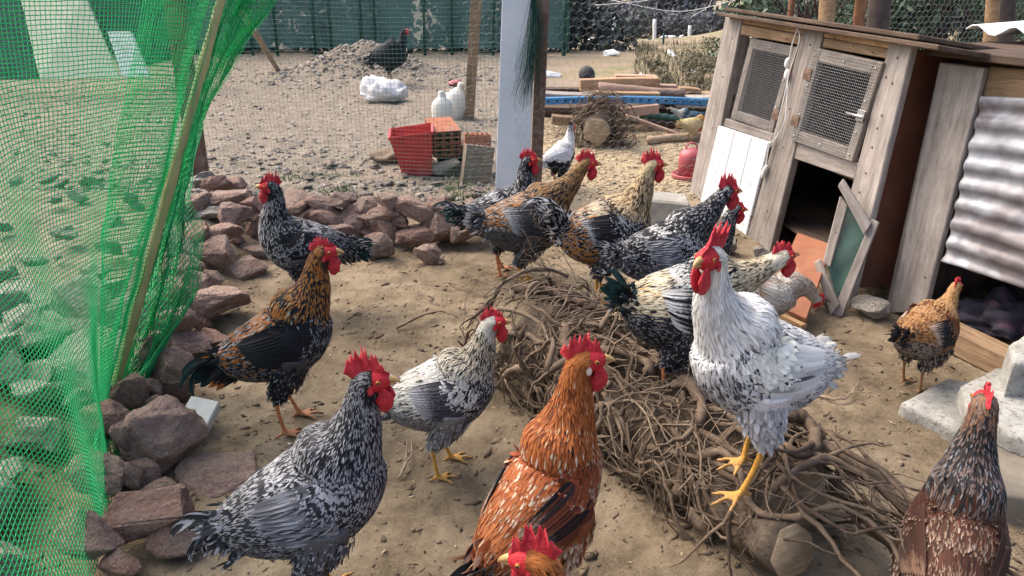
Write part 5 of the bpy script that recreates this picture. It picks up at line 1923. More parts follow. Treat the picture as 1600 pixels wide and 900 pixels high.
def lumber(px0, py0, px1, py1, Y, h, t, mat, label, w=.14):
    a, b = atY(px0, py0, Y), atY(px1, py1, Y)
    o = beam('lumber_board', a, b, w, t, M[mat], bev=.005, bow=random.uniform(-.01, .01))
    return tag(o, label, 'board', 'boards of the lumber pile')


lumber(848, 141, 910, 141, LY + .5, 0, .05, 'dark_wood', 'short dark board at the rusty post end of the pile')
lumber(906, 133, 1028, 130, LY + .05, 0, .11, 'fresh_wood', 'bright fresh cut beam near the top of the lumber pile', .12)
lumber(960, 126, 1026, 128, LY + .2, 0, .12, 'pinkish_wood', 'thick pinkish beam on top of the lumber pile', .14)
lumber(1018, 130, 1030, 131, LY + .1, 0, .09, 'pinkish_wood', 'short pink offcut at the end of the thick beam', .10)
_a, _b = atY(935, 137, LY - .12), atY(1070, 146, LY - .12)
post_round('lumber_pole', _a, _b, .045, M['pinkish_wood'], 'round bark stripped pole lying along the lumber pile', 'pole', 'boards of the lumber pile', .038)
lumber(932, 146, 1030, 148, LY - .2, 0, .045, 'fresh_wood', 'orange fresh board above the blue beam', .12)
lumber(1060, 139, 1094, 142, LY + .1, 0, .04, 'tan_wood', 'short tan board behind the round pole', .12)
lumber(1010, 134, 1056, 137, LY + .3, 0, .06, 'pinkish_wood', 'pink board half hidden behind the round pole', .12)
lumber(845, 146, 940, 149, LY - .1, 0, .035, 'pale_wood', 'pale grey plank just above the blue beam', .2)
lumber(1030, 150, 1115, 152, LY - .05, 0, .03, 'pale_wood', 'pale plank under the round pole end', .2)
lumber(1040, 146, 1118, 147, LY + .2, 0, .03, 'tan_wood', 'tan plank at the coop end of the pile', .2)
lumber(848, 168, 1112, 170, LY + .25, 0, .05, 'dark_wood', 'long dark wet plank under the blue beam', .3)
lumber(960, 177, 1028, 169, LY - .35, 0, .085, 'pinkish_wood', 'pink board sticking out under the blue beam', .1)
lumber(1055, 165, 1112, 168, LY - .1, 0, .02, 'pale_wood', 'thin pale lath under the blue beam end', .1)
lumber(978, 181, 1060, 210, LY - .6, 0, .03, 'pinkish_wood', 'thin board sloping down to the ground', .08)
lumber(1010, 190, 1110, 192, LY - .1, 0, .05, 'dark_wood', 'brown plank low in the pile under the green pipe', .3)
lumber(980, 203, 1110, 206, LY - .2, 0, .05, 'tan_wood', 'lowest brown plank of the pile', .3)
lumber(862, 186, 905, 188, LY - .5, 0, .08, 'tan_wood', 'short block standing near the rusty post', .12)
lumber(1030, 176, 1112, 178, LY + .2, 0, .18, 'dark_wood', 'broad dark board standing behind the pheasants', .04)
lumber(850, 180, 990, 182, LY + .5, 0, .16, 'dark_wood', 'broad dark board behind the small root log', .04)
_a, _b = atY(1000, 181, LY - .15), atY(1112, 187, LY - .15)
post_round('green_pipe', _a, _b, .032, M['green_wire'], 'dark green pipe lying under the blue beam', 'pipe')
bb = thing('blue_beam', atY(980, 160, LY - .3), 'long blue painted steel beam with a row of holes on the lumber', 'beam')
_a, _b = atY(846, 158, LY - .3), atY(1115, 160, LY - .3)
beam('rail', _a, _b, .06, .062, M['blue_paint'], bb, bev=.004, bow=.02)
for q in np.linspace(.04, .96, 20):
    p = _a + (_b - _a) * q + np.array([0, -.0305, .02 * (0.25 - (q - .5) ** 2) * 4])
    obj('hole_shade', sphere_mesh('hole_shade', (.011, .002, .009), 8, 6), M['dark'], bb, loc=p)  # dark discs on the rail stand for the shade inside holes
_a, _b = G(1012, 226), G(1098, 219)
post_round('ground_stick', _a + np.array([0, 0, .04]), _b + np.array([0, 0, .04]), .035, M['stick'], 'thick pale branch lying before the lumber pile', 'branch')
# dark stone / ball on top of the pile
_p = atY(917, 117, LY + .6)
o = tag(rock(4, _p, (.17, .17, .19), None, ROCKS, name='dark_pot'), 'round dark lump sitting on top of the lumber pile', 'pot')
me = sphere_mesh('dark_pot', (.5, .5, .5), 20, 12)
me.materials.append(plain('dark_pot', (.05, .045, .05), .7, .3, .3, 10, .2))
o.data = me

# red poultry drinker
dr = thing('poultry_drinker', G(1076, 280), 'faded red plastic poultry drinker with a round tray', 'drinker')
_p = G(1076, 280)
V, Fs = lathe([(.12, 0), (.125, .03), (.12, .035), (.112, .012), (.02, .010)], 24)
obj('tray', mesh_np('tray', V + _p + [0, 0, .01], Fs), M['feeder_red'], dr)
V, Fs = lathe([(.082, .012), (.083, .16), (.076, .18), (.052, .205), (.02, .215), (.004, .216)], 24)
obj('tank', mesh_np('tank', V + _p + [0, 0, .012], Fs), M['feeder_red'], dr)
acc = Acc().add(*tube(catmull([_p + np.array(v) for v in ((-.035, 0, .21), (-.036, 0, .245), (0, 0, .262), (.036, 0, .245), (.035, 0, .21))], 12), .007, 8))
obj('handle', acc.mesh('handle'), M['feeder_red'], dr)
# concrete block under the wire
o = slab('concrete_block', [G(1003, 311, .16), G(1079, 318, .16), G(1076, 306, .16) + [0, .05, 0], G(1010, 300, .16) + [0, .05, 0]], .17, M['concrete'], normal=(0, 0, 1), bev=.012)
tag(o, 'pale grey concrete block at the foot of the chicken wire', 'block')


# ------------------------------------------------------------------ root covered logs
def root_log(name, A, B, r0, label, nroot, nthin, seed, spread=.06, amin=-.04, burr=0.0):
    r = np.random.default_rng(seed)
    A, B = np.array(A, float), np.array(B, float)
    root = thing(name, ((A + B) / 2)[:2].tolist() + [0], label, 'log')
    Ld = np.linalg.norm(B - A)
    ax = (B - A) / Ld
    e1 = unit(np.cross(ax, [0, 0, 1.0]))
    e2 = np.cross(e1, ax)
    # trunk
    n = 40
    k = 28
    t = np.linspace(0, 1, n)
    cen = A + (B - A) * t[:, None] + np.stack([.02 * np.sin(t * 5), .015 * np.sin(t * 7 + 1), .012 * np.sin(t * 6)], -1)
    a = np.arange(k) * 2 * math.pi / k
    V = cen[:, None] + r0 * (np.cos(a)[None, :, None] * e1 + np.sin(a)[None, :, None] * e2) * np.interp(t, [0, .12, .3, .8, 1], [1.0, 1.12, 1.0, .95, .9])[:, None, None]
    nn = V - cen[:, None]
    V = V + nn * ((fbm(V * 9 + seed, 4) - .45) * .7)[..., None]
    i, j = np.meshgrid(np.arange(n - 1), np.arange(k), indexing='ij')
    q = np.stack([i * k + j, i * k + (j + 1) % k, (i + 1) * k + (j + 1) % k, (i + 1) * k + j], -1).reshape(-1, 4)
    obj('trunk', mesh_np('trunk', V.reshape(-1, 3), [q]), M['trunk_bark'], root)
    for end, sg in ((0, -1), (n - 1, 1)):
        ring = V[end]
        c = ring.mean(0)
        rr = np.stack([c + (ring - ring.mean(0)) * s_ + ax * sg * (.006 if s_ < .98 else 0) + ax * sg * (fbm(ring * 30, 2)[:, None] - .37) * .02 * (s_ < .98) for s_ in (1.0, .93, .6, .25)])
        m_ = rr.shape[0]
        i, j = np.meshgrid(np.arange(m_ - 1), np.arange(k), indexing='ij')
        q2 = np.stack([i * k + j, i * k + (j + 1) % k, (i + 1) * k + (j + 1) % k, (i + 1) * k + j], -1).reshape(-1, 4)
        o = obj('cut_end', mesh_np('cut_end', rr.reshape(-1, 3), [q2, np.array([[(m_ - 1) * k + x for x in range(k)]])], smooth=False), M['sawn'], root)

    def curve(L0, rad_lo, rad_hi, npt, wild):
        a0 = r.uniform(amin, .98)
        ph = r.uniform(-.6, math.pi + .6)
        da = r.normal(0, .55) * L0
        dph = r.normal(0, 1.0)
        s = np.linspace(0, 1, npt)
        w1, w2, w3 = r.uniform(0, 6.28, 3)
        aa = a0 + da * s / Ld + .03 * wild * np.sin(s * r.uniform(4, 11) + w1)
        aa = np.maximum(aa, amin)
        pp = ph + dph * s + .30 * wild * np.sin(s * r.uniform(4, 12) + w2)
        rr = r0 * (1.02 + np.interp(aa, [0, .15, .5, 1], [.15 + burr, .10 + burr * .6, .06, 0])) + spread * (r.random() ** 1.6) * (1 + .5 * np.sin(s * r.uniform(3, 9) + w3)) + .004
        P = A + (B - A) * aa[:, None] + rr[:, None] * (np.cos(pp)[:, None] * e1 + np.sin(pp)[:, None] * e2)
        P[:, 2] = np.maximum(P[:, 2], .012 + .01 * np.sin(s * 9))
        P = P + (np.stack([fbm(P * 16 + w1 * 9, 3), fbm(P * 16 + 40 + w2, 3), fbm(P * 16 + 80 + w3, 3)], -1) - .44) * .05
        P[:, 2] = np.maximum(P[:, 2], .010)
        rad = r.uniform(rad_lo, rad_hi) * np.interp(s, [0, .2, .8, 1], [1, .85, .4, .12]) * (1 + .16 * np.sin(s * 23 + w1) + .12 * np.sin(s * 51 + w2))
        return P, rad

    for q_ in range(nroot):
        big = q_ < nroot * .3
        P, rad = curve(r.uniform(.5, 1.5), .011 if big else .0045, .024 if big else .0095, 30, 1.0)
        ac = Acc().add(*tube(P, rad * (r0 / .15) ** .5, 6))
        for _ in range(r.integers(1, 4)):      # forks
            k0 = r.integers(5, 24)
            dv = unit(P[k0 + 1] - P[k0 - 1])
            ov = unit(P[k0] - (A + ax * ((P[k0] - A) @ ax)))
            l_ = r.uniform(.05, .20)
            sd_ = np.cross(dv, ov) * r.normal(0, .7)
            fk = catmull([P[k0], P[k0] + (dv * .5 + sd_ * .3 + ov * .1) * l_, P[k0] + (dv * .8 + sd_ + ov * r.uniform(-.3, .35)) * l_], 8) + r.normal(0, .003, (8, 3))
            fk[0] = P[k0]
            fk[:, 2] = np.maximum(fk[:, 2], .008)
            ac.add(*tube(fk, rad[k0] * (r0 / .15) ** .5 * np.linspace(.7, .15, 8), 5))
        obj('root', ac.mesh('root'), M['bark'], root)
    acc = Acc()
    for q_ in range(nthin):
        P, rad = curve(r.uniform(.3, 1.1), .0015, .0042, 18, 1.5)
        if r.random() < .4:   # a loose end sticking out
            dirn = unit(np.mean(P, 0) - (A + B) / 2 * 0 - (A + ax * ((np.mean(P, 0) - A) @ ax)))
            P = P + dirn * (np.linspace(0, 1, 18) ** 2 * r.uniform(.02, .14))[:, None]
            P[:, 2] = np.maximum(P[:, 2], .008)
        acc.add(*tube(P, rad * (r0 / .15) ** .4, 4, False))
    tag(obj('rootlets', acc.mesh('rootlets'), M['bark'], root), kind='stuff')
    return root


root_log('root_log', LOG_A, LOG_B, .145, 'big log wrapped in tangled roots in the middle of the run', 170, 220, 31, .060, burr=.22)
_c = G(931, 234)
root_log('root_log', (_c[0], _c[1], .15), (_c[0] + .12, _c[1] + .5, .16), .105, 'small root covered log with sawn end facing us behind the wire', 60, 140, 32, .12, amin=.08, burr=.5)
# sawn stub and side roots at the near end of the big log
o = thing('log_stub', G(1228, 880), 'short sawn wooden stub at the near end of the log', 'stump')
_s = G(1232, 868, .15)
V, Fs = tube([_s + [-.05, .16, -.05], _s + [-.02, .07, -.01], _s + [0.01, 0, .02]], [.060, .064, .062], 7)
V[14:] += (fbm(V[14:] * 40, 2)[:, None] - .4) * .05
obj('wood', mesh_np('wood', V, Fs, smooth=False), M['trunk_bark'], o)
_r = V[14:]
_c = _r.mean(0)
_d = unit(np.array([.03, -.07, .03]))
V = np.vstack([_c + (_r - _c) * .99 + _d * .001, _c + (_r - _c) * .95 + _d * .006])
Fs = [np.array([[i, (i + 1) % 7, 7 + (i + 1) % 7, 7 + i] for i in range(7)]), np.array([[7 + i for i in range(7)]])]
obj('cut_end', mesh_np('cut_end', V, Fs, smooth=False), M['sawn'], o)
# twigs lying about
tw = [((1205, 695), (1280, 690), (1340, 690)), ((1195, 745), (1290, 742), (1398, 754)), ((1190, 700), (1235, 690), (1250, 660)), ((1280, 618), (1320, 622), (1342, 600)), ((1205, 770), (1260, 752), (1295, 700)),
      ((1170, 800), (1260, 790), (1320, 765)), ((700, 440), (730, 450), (770, 470)), ((545, 690), (560, 660), (575, 640)), ((620, 520), (680, 495), (715, 500)), ((625, 745), (640, 720), (645, 690)), ((1300, 850), (1310, 870), (1308, 900)),
      ((730, 640), (745, 610), (742, 590)), ((1190, 830), (1260, 850), (1310, 848))]
TWIG_L = ['pale forked twig on the sand just right of the white rooster', 'long pale twig pointing right from the near end of the log', 'short upright twig beside the white rooster feet', 'curved pale twig under the tail of the white rooster',
          'dark twig slanting up from the near end of the log', 'dark low twig spreading right from the log end', 'thin pale twig at the far left end of the log', 'short dark twig behind the comb of the grey barred rooster', 'dry twig lying between the back wall and the log',
          'small dark twig left of the yellow legs of the silver rooster', 'short twig on the sand near the bottom edge right of the log', 'small dark twig between the silver rooster and the log', 'thin twig stretching right below the sawn log stub']
for k, pts in enumerate(tw):
    pp = np.array([G(*p, .012 + .012 * (i == 1)) for i, p in enumerate(pts)])
    for p in pp:
        p[2] += gz(p[0], p[1])
    pc = catmull(pp, 12) + rng.normal(0, .0025, (12, 3))
    acc = Acc().add(*tube(pc, np.linspace(.0055, .0018, 12), 5))
    for q in (4, 7):
        d_ = unit(pc[q + 1] - pc[q])
        sd = unit(np.cross(d_, [0, 0, 1])) * rng.choice([-1, 1])
        acc.add(*tube(catmull([pc[q], pc[q] + d_ * .03 + sd * .02 + [0, 0, .01], pc[q] + d_ * .07 + sd * .05 + [0, 0, .012]], 6), np.linspace(.003, .001, 6), 4))
    tag(obj('twig', acc.mesh('twig'), M['stick' if k % 2 else 'bark']), TWIG_L[k], 'twig', 'dry twigs on the run floor')

# ------------------------------------------------------------------ coop
CE = np.array([.158, -.987, 0]) / math.hypot(.158, .987)
CN = np.array([CE[1], -CE[0], 0])
CC = np.array([1.514, 2.963, 0])
cpl = Plane(CC, CN)
coop = thing('chicken_coop', (1.6, 3.6, 0), 'weathered wooden chicken coop with wire mesh doors and white panel', 'coop')


def cq(pxs, off, thick, mat, name, parent=coop, bev=.004, rough=0.0):
    return slab(name, [cpl.hit(x, y, off) for x, y in pxs], thick, M[mat], parent, CN, bev, rough)


cq([(1139, 24), (1165, 27), (1099, 352), (1070, 352)], .02, .07, 'pale_wood', 'post')
cq([(1262, 42), (1294, 46), (1207, 396), (1167, 390)], .02, .04, 'grey_wood', 'post')
cq([(1398, 60), (1434, 66), (1330, 492), (1288, 478)], .02, .03, 'pale_wood', 'post')
cq([(1164, 26), (1262, 43), (1259, 54), (1163, 37)], .012, .04, 'fresh_wood', 'lintel')
cq([(1163, 38), (1259, 55), (1252, 70), (1161, 54)], .016, .04, 'tan_wood', 'lintel')
cq([(1294, 48), (1398, 66), (1394, 76), (1291, 58)], .016, .04, 'fresh_wood', 'lintel')
cq([(1291, 59), (1394, 77), (1390, 92), (1288, 74)], .012, .04, 'tan_wood', 'lintel')
cq([(1136, 185), (1212, 209), (1207, 222), (1133, 197)], .012, .05, 'grey_wood', 'ledge')
cq([(1246, 220), (1346, 254), (1338, 280), (1239, 246)], .012, .05, 'pale_wood', 'ledge')
# white panel made of three boards
for i in range(3):
    f0, f1 = i / 3 + .002, (i + 1) / 3 - .004
    lerp = lambda a, b, t: (a[0] + (b[0] - a[0]) * t, a[1] + (b[1] - a[1]) * t)
    tl, tr, br, bl = (1128, 196), (1208, 222), (1169, 380), (1091, 350)
    cq([lerp(tl, tr, f0), lerp(tl, tr, f1), lerp(bl, br, f1), lerp(bl, br, f0)], .026, .018, 'white_paint', 'white_board')


def mesh_door(tl, tr, br, bl, off, w, nm):
    c = [cpl.hit(*p, off) for p in (tl, tr, br, bl)]
    dr = obj(nm, None, None, coop, loc=(0, 0, 0))
    dr.empty_display_size = .05
    dr.location = c[3]
    dr['_abs'] = 1

    def at(u, v):
        return (c[0] * (1 - u) + c[1] * u) * (1 - v) + (c[3] * (1 - u) + c[2] * u) * v
    wu = w / np.linalg.norm(c[1] - c[0])
    wv = w / np.linalg.norm(c[3] - c[0])
    g = .002
    B = [((0, 0), (wu, 1)), ((1 - wu, 0), (1, 1)), ((wu + g, 0), (1 - wu - g, wv)), ((wu + g, 1 - wv), (1 - wu - g, 1))]

    def kid(o):
        o.parent = dr
        o.matrix_parent_inverse = Matrix.Translation(Vector(c[3])).inverted()
        return o
    for (u0, v0), (u1, v1) in B:
        o = slab('frame', [at(u0, v0), at(u1, v0), at(u1, v1), at(u0, v1)], .025, M['grey_wood'], None, CN, .003)
        kid(o)
    acc = Acc()
    nu, nv = int(np.linalg.norm(c[1] - c[0]) / .0125), int(np.linalg.norm(c[3] - c[0]) / .0125)
    us, vs_ = np.linspace(.01, .99, nu), np.linspace(.01, .99, nv)
    lift = CN * .0035
    acc.add(*straight_tubes(np.array([at(u, .0) + lift for u in us]), np.array([at(u, 1.) + lift for u in us]), .0008))
    acc.add(*straight_tubes(np.array([at(.0, v) + lift * 1.2 for v in vs_]), np.array([at(1., v) + lift * 1.2 for v in vs_]), .0008))
    kid(obj('wire_mesh', acc.mesh('wire_mesh'), M['galv'], None))
    for u in (wu / 2, .5, 1 - wu / 2):
        for v in (wv / 2, .38, .7, 1 - wv / 2):
            if .3 < u < .7 and .2 < v < .8:
                continue
            kid(obj('screw', sphere_mesh('screw', (.005, .005, .005), 8, 6), M['screw'], None, loc=at(u, v) + CN * .004))
    return dr, at


d1, at1 = mesh_door((1174, 60), (1246, 74), (1207, 207), (1143, 184), .004, .052, 'mesh_door')
d2, at2 = mesh_door((1284, 75), (1392, 98), (1342, 252), (1245, 218), .034, .055, 'mesh_door')
# hinges and latch
for v in (.27, .78):
    o = slab('hinge', [at2(-.06, v - .06) + CN * .006, at2(.07, v - .06) + CN * .006, at2(.07, v + .06) + CN * .006, at2(-.06, v + .06) + CN * .006], .003, M['rust'], coop, CN, .001)
    o = slab('hinge', [at1(.93, v - .06) + CN * .006, at1(1.05, v - .06) + CN * .006, at1(1.05, v + .06) + CN * .006, at1(.93, v + .06) + CN * .006], .003, M['rust'], coop, CN, .001)
o = slab('latch_plate', [at2(.90, .47) + CN * .010, at2(1.0, .47) + CN * .010, at2(1.0, .58) + CN * .010, at2(.90, .58) + CN * .010], .003, M['screw'], coop, CN, .001)
obj('latch_bolt', Acc().add(*tube([at2(.78, .53) + CN * .016, at2(1.02, .53) + CN * .016], .005, 8)).mesh('latch_bolt'), M['screw'], coop)
# nail heads
for px, py in ((1150, 60), (1135, 120), (1118, 200), (1098, 300), (1272, 70), (1262, 120), (1280, 100), (1240, 170), (1230, 230), (1250, 200), (1205, 330), (1195, 370), (1410, 90), (1402, 130), (1392, 120), (1385, 180), (1370, 230), (1378, 200), (1350, 300), (1360, 270), (1322, 420), (1180, 34), (1235, 60), (1310, 60), (1370, 82)):
    obj('nail', sphere_mesh('nail', (.0045, .0045, .0045), 8, 5), M['rust'], coop, loc=cpl.hit(px, py, .021))
# walls, floors and roof
A0, A1 = cpl.hit(1150, 200), CC
A0 = CC - CE * 1.50
DEP = -CN


def wall(name, a, b, z0, z1, th, mat, nrm, parent=coop):
    return slab(name, [np.array([a[0], a[1], z0]), np.array([b[0], b[1], z0]), np.array([b[0], b[1], z1]), np.array([a[0], a[1], z1])], th, M[mat], parent, nrm, .003)


cs0 = CC - CE * .05
wall('side_panel', cs0 + DEP * .01, cs0 + DEP * .30, .07, 1.08, .02, 'brown_panel', CE)
wall('side_panel', cs0 + DEP * .303, cs0 + DEP * .72, .07, 1.02, .02, 'brown_panel', CE)
wall('far_side_panel', A0 + DEP * .02, A0 + DEP * .72, .05, 1.02, .02, 'dark_wood', -CE)
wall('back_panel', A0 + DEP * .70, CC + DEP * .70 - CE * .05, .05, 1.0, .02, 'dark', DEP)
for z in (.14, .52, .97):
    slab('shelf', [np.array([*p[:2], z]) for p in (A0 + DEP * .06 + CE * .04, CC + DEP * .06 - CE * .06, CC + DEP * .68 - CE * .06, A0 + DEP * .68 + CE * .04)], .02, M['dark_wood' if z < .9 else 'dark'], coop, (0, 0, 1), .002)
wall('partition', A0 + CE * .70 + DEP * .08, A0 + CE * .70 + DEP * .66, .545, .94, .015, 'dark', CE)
# roof
rz_ = 1.125
ra, rb = A0 - CE * .06 + CN * .09, CC + CE * .28 + CN * .09
for i in range(4):
    d0, d1_ = .0 + i * .225, .222 + i * .225
    slab('roof_board', [np.array([*(ra + DEP * d0)[:2], rz_ + .035 - .15 * d0]), np.array([*(rb + DEP * d0)[:2], rz_ + .005 - .15 * d0]), np.array([*(rb + DEP * d1_)[:2], rz_ + .005 - .15 * d1_]), np.array([*(ra + DEP * d1_)[:2], rz_ + .035 - .15 * d1_])], .02, M['dark_wood'], coop, (0, 0, 1), .004, .01)
slab('roof_board', [np.array([*(ra + CE * .02 + DEP * .03)[:2], rz_ + .060]), np.array([*(rb - CE * .12 + DEP * .02)[:2], rz_ + .030]), np.array([*(rb - CE * .1 + DEP * .6)[:2], rz_ + .030 - .09]), np.array([*(ra + DEP * .6)[:2], rz_ + .06 - .09])], .02, M['dark_wood'], coop, (0, 0, 1), .004, .012)
# foundation stones
for k, (px, py, w, h) in enumerate(((1355, 478, 66, 44), (1300, 470, 40, 36), (1240, 478, 46, 34), (1190, 395, 44, 30), (1130, 380, 50, 36))):
    c = G(px, py, .05)
    d = c[1] * CP + 1.3 * SP
    o = rock(k + 3, c, (w * d / FPX, w * d / FPX * .8, h * d / FPX), None, ROCKS_G if k != 1 else ROCKS, tilt=.1, name='foundation_stone')
    tag(o, ['grey wedge shaped stone under the brown side of the coop', 'brown stone beside the open mesh door', 'dark stone below the tilted ramp', 'grey stone under the middle coop post', 'grey stone under the white coop panel'][k], 'stone', 'stones propping up the coop')
# white cord with switch hanging on the middle post
cord = thing('extension_cord', cpl.hit(1245, 100, .1), 'white electric cord with inline switch hung on the middle coop post', 'cord')
pts = [(1258, 38), (1249, 70), (1243, 92), (1241, 105), (1240, 125), (1233, 165), (1218, 215), (1213, 226), (1205, 262)]
obj('cable', Acc().add(*tube(catmull([cpl.hit(*p, .032 + .006 * (i % 2)) for i, p in enumerate(pts)], 60), .0032, 6)).mesh('cable'), M['white_cord'], cord)
pts = [(1257, 40), (1262, 60), (1252, 90), (1244, 120), (1240, 160), (1236, 195), (1214, 229)]
obj('cable', Acc().add(*tube(catmull([cpl.hit(*p, .036 + .005 * (i % 2)) for i, p in enumerate(pts)], 50), .0032, 6)).mesh('cable'), M['white_cord'], cord)


def blob(nm, a, b, r, k=10):
    P = np.array([a + (b - a) * t for t in np.linspace(0, 1, 9)])
    return obj(nm, Acc().add(*tube(P, r * np.array([.35, .75, .95, 1, 1, 1, .95, .75, .35]), k)).mesh(nm), M['white_cord'], cord)


blob('switch', cpl.hit(1244, 90, .04), cpl.hit(1240, 106, .04), .013)
blob('switch', cpl.hit(1243, 108, .04), cpl.hit(1240, 124, .04), .013)
blob('plug', cpl.hit(1208, 258, .036), cpl.hit(1200, 278, .036), .012)

# open mesh hatch leaning in front of the coop
dp = Plane(G(1311, 494), (-.62, -.75, .22))
od = thing('open_hatch', G(1311, 494), 'small open wooden hatch with torn green mesh leaning by the coop', 'hatch')
for pg, of in (([(1311, 291), (1319, 279), (1363, 349), (1352, 367)], .022), ([(1362, 342), (1373, 348), (1315, 496), (1299, 491)], 0), ([(1274, 410), (1283, 404), (1313, 476), (1300, 492)], .022), ([(1312, 306), (1324, 322), (1297, 418), (1285, 410)], 0)):
    slab('frame', [dp.hit(x, y, of) for x, y in pg], .022, M['pale_wood'], od, dp.n, .003)
acc = Acc()
for i in range(22):
    for j in range(16):
        u, v = (i + .5 * (j % 2)) / 22, j / 16
        q = lambda u, v: dp.hit(*((1322 + (1366 - 1322) * u) * (1 - v) + (1290 + (1312 - 1290) * u) * v, (318 + (356 - 318) * u) * (1 - v) + (412 + (480 - 412) * u) * v), -.012) + dp.n * .006 * math.sin(u * 9 + v * 7)
        p0 = q(u, v)
        acc.add(*straight_tubes([p0, p0], [q(u + .5 / 22, v + 1 / 16), q(u - .5 / 22, v + 1 / 16)], .0007))
obj('wire_mesh', acc.mesh('wire_mesh'), M['green_wire'], od)
slab('backing', [dp.hit(x, y, -.02) for x, y in ((1320, 305), (1364, 352), (1308, 480), (1290, 412))], .004, M['shade'], od, dp.n, 0)
# reddish ramp board
_r0, _r1, _r3 = G(1246, 363, .22), G(1300, 382, .22), G(1200, 470, .10)
o = slab('ramp_board', [_r0, _r1, _r1 + _r3 - _r0, _r3], .02, M['ramp_panel'], None, np.cross(_r1 - _r0, _r3 - _r0) * -1, .002)
tag(o, 'reddish brown plywood ramp tilted at the dark coop opening', 'ramp')
o = beam('ramp_batten', _r3 + [0, 0, -.035], _r1 + _r3 - _r0 + [0, 0, -.035], .03, .022, M['fresh_wood'])
tag(o, 'light wooden batten along the lower edge of the ramp', 'batten')

# ------------------------------------------------------------------ shed at the right edge
SE = np.array([.40, -.917, 0])
SN = np.array([SE[1], -SE[0], 0])
spl = Plane((1.668, 2.93, 0), SN)
shed = thing('metal_shed', (1.9, 2.7, 0), 'low shed with corrugated metal front and wide weathered corner board', 'shed')


def sq(pxs, off, thick, mat, name, bev=.004):
    return slab(name, [spl.hit(x, y, off) for x, y in pxs], thick, M[mat], shed, SN, bev)


sq([(1476, 97), (1547, 106), (1452, 484), (1396, 488)], .03, .03, 'pale_wood', 'corner_board')
sq([(1466, 104), (1475, 99), (1394, 488), (1384, 478)], .0, .06, 'grey_wood', 'corner_post')
sq([(1547, 104), (1640, 112), (1640, 160), (1536, 150)], .005, .02, 'tan_wood', 'top_board')
nu, nv = 50, 90
us, vs_ = np.linspace(0, 1, nu), np.linspace(0, 1, nv)
c0, c1, c2, c3 = [spl.hit(*p, .02) for p in ((1539, 149), (1650, 154), (1650, 466), (1479, 406))]
Pm = ((c0[None] * (1 - us)[:, None] + c1[None] * us[:, None])[:, None] * (1 - vs_)[None, :, None] + (c3[None] * (1 - us)[:, None] + c2[None] * us[:, None])[:, None] * vs_[None, :, None])
U, Vv = np.meshgrid(us, vs_, indexing='ij')
dent = (fbm(Pm * 7, 3) - .45) * .045 * (0.5 + 1.0 * Vv ** 2) + (fbm(Pm * 22, 2) - .37) * .010 + .0078 * np.sign(np.sin(Vv * 2 * math.pi * 8.2 + .3 * np.sin(U * 4))) * np.abs(np.sin(Vv * 2 * math.pi * 8.2 + .3 * np.sin(U * 4))) ** .7
Pm = Pm + SN * dent[..., None]
i, j = np.meshgrid(np.arange(nu - 1), np.arange(nv - 1), indexing='ij')
b = i * nv + j
me = mesh_np('corrugated_sheet', Pm.reshape(-1, 3), np.stack([b, b + 1, b + nv + 1, b + nv], -1).reshape(-1, 4))
o = obj('corrugated_sheet', me, M['corrugated'], shed)
o.modifiers.new('thick', 'SOLIDIFY').thickness = .003
S0 = np.array([1.668, 2.93, 0])
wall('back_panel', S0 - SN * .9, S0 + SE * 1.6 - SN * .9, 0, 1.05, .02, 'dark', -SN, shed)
wall('end_panel', S0 - SN * .06, S0 - SN * .88, 0, 1.05, .02, 'dark_wood', -SE, shed)
wall('far_panel', S0 + SE * 1.6 - SN * .02, S0 + SE * 1.6 - SN * .88, 0, 1.0, .02, 'dark_wood', SE, shed)
beam('sill_plank', G(1478, 520, .05), G(1640, 600, .05), .10, .09, M['tan_wood'], shed)
for i, (d0, mt) in enumerate(((-.08, 'dark_wood'), (.3, 'dark_wood'), (.62, 'dark_wood'))):
    slab('roof_board', [np.array([*(S0 - SE * .05 - SN * d0)[:2], 1.10]), np.array([*(S0 + SE * 1.6 - SN * d0)[:2], 1.08]), np.array([*(S0 + SE * 1.6 - SN * (d0 + .36))[:2], 1.09]), np.array([*(S0 - SE * .05 - SN * (d0 + .36))[:2], 1.11])], .03, M[mt], shed, (0, 0, 1), .004)
# white roofing sheet, wavy
nu, nv = 60, 10
U, Vv = np.meshgrid(np.linspace(0, 1, nu), np.linspace(0, 1, nv), indexing='ij')
P0 = S0 - SE * .12 - SN * .22
Pm = P0 + (SE * 1.5)[None, None] * U[..., None] - (SN * .7)[None, None] * Vv[..., None] + np.array([0, 0, 1.0]) * (1.155 + .018 * np.sin(U * 60) + .02 * Vv)[..., None]
i, j = np.meshgrid(np.arange(nu - 1), np.arange(nv - 1), indexing='ij')
b = i * nv + j
o = obj('roof_sheet', mesh_np('roof_sheet', Pm.reshape(-1, 3), np.stack([b, b + nv, b + nv + 1, b + 1], -1).reshape(-1, 4)), M['white_board'], shed)
o.modifiers.new('thick', 'SOLIDIFY').thickness = .004
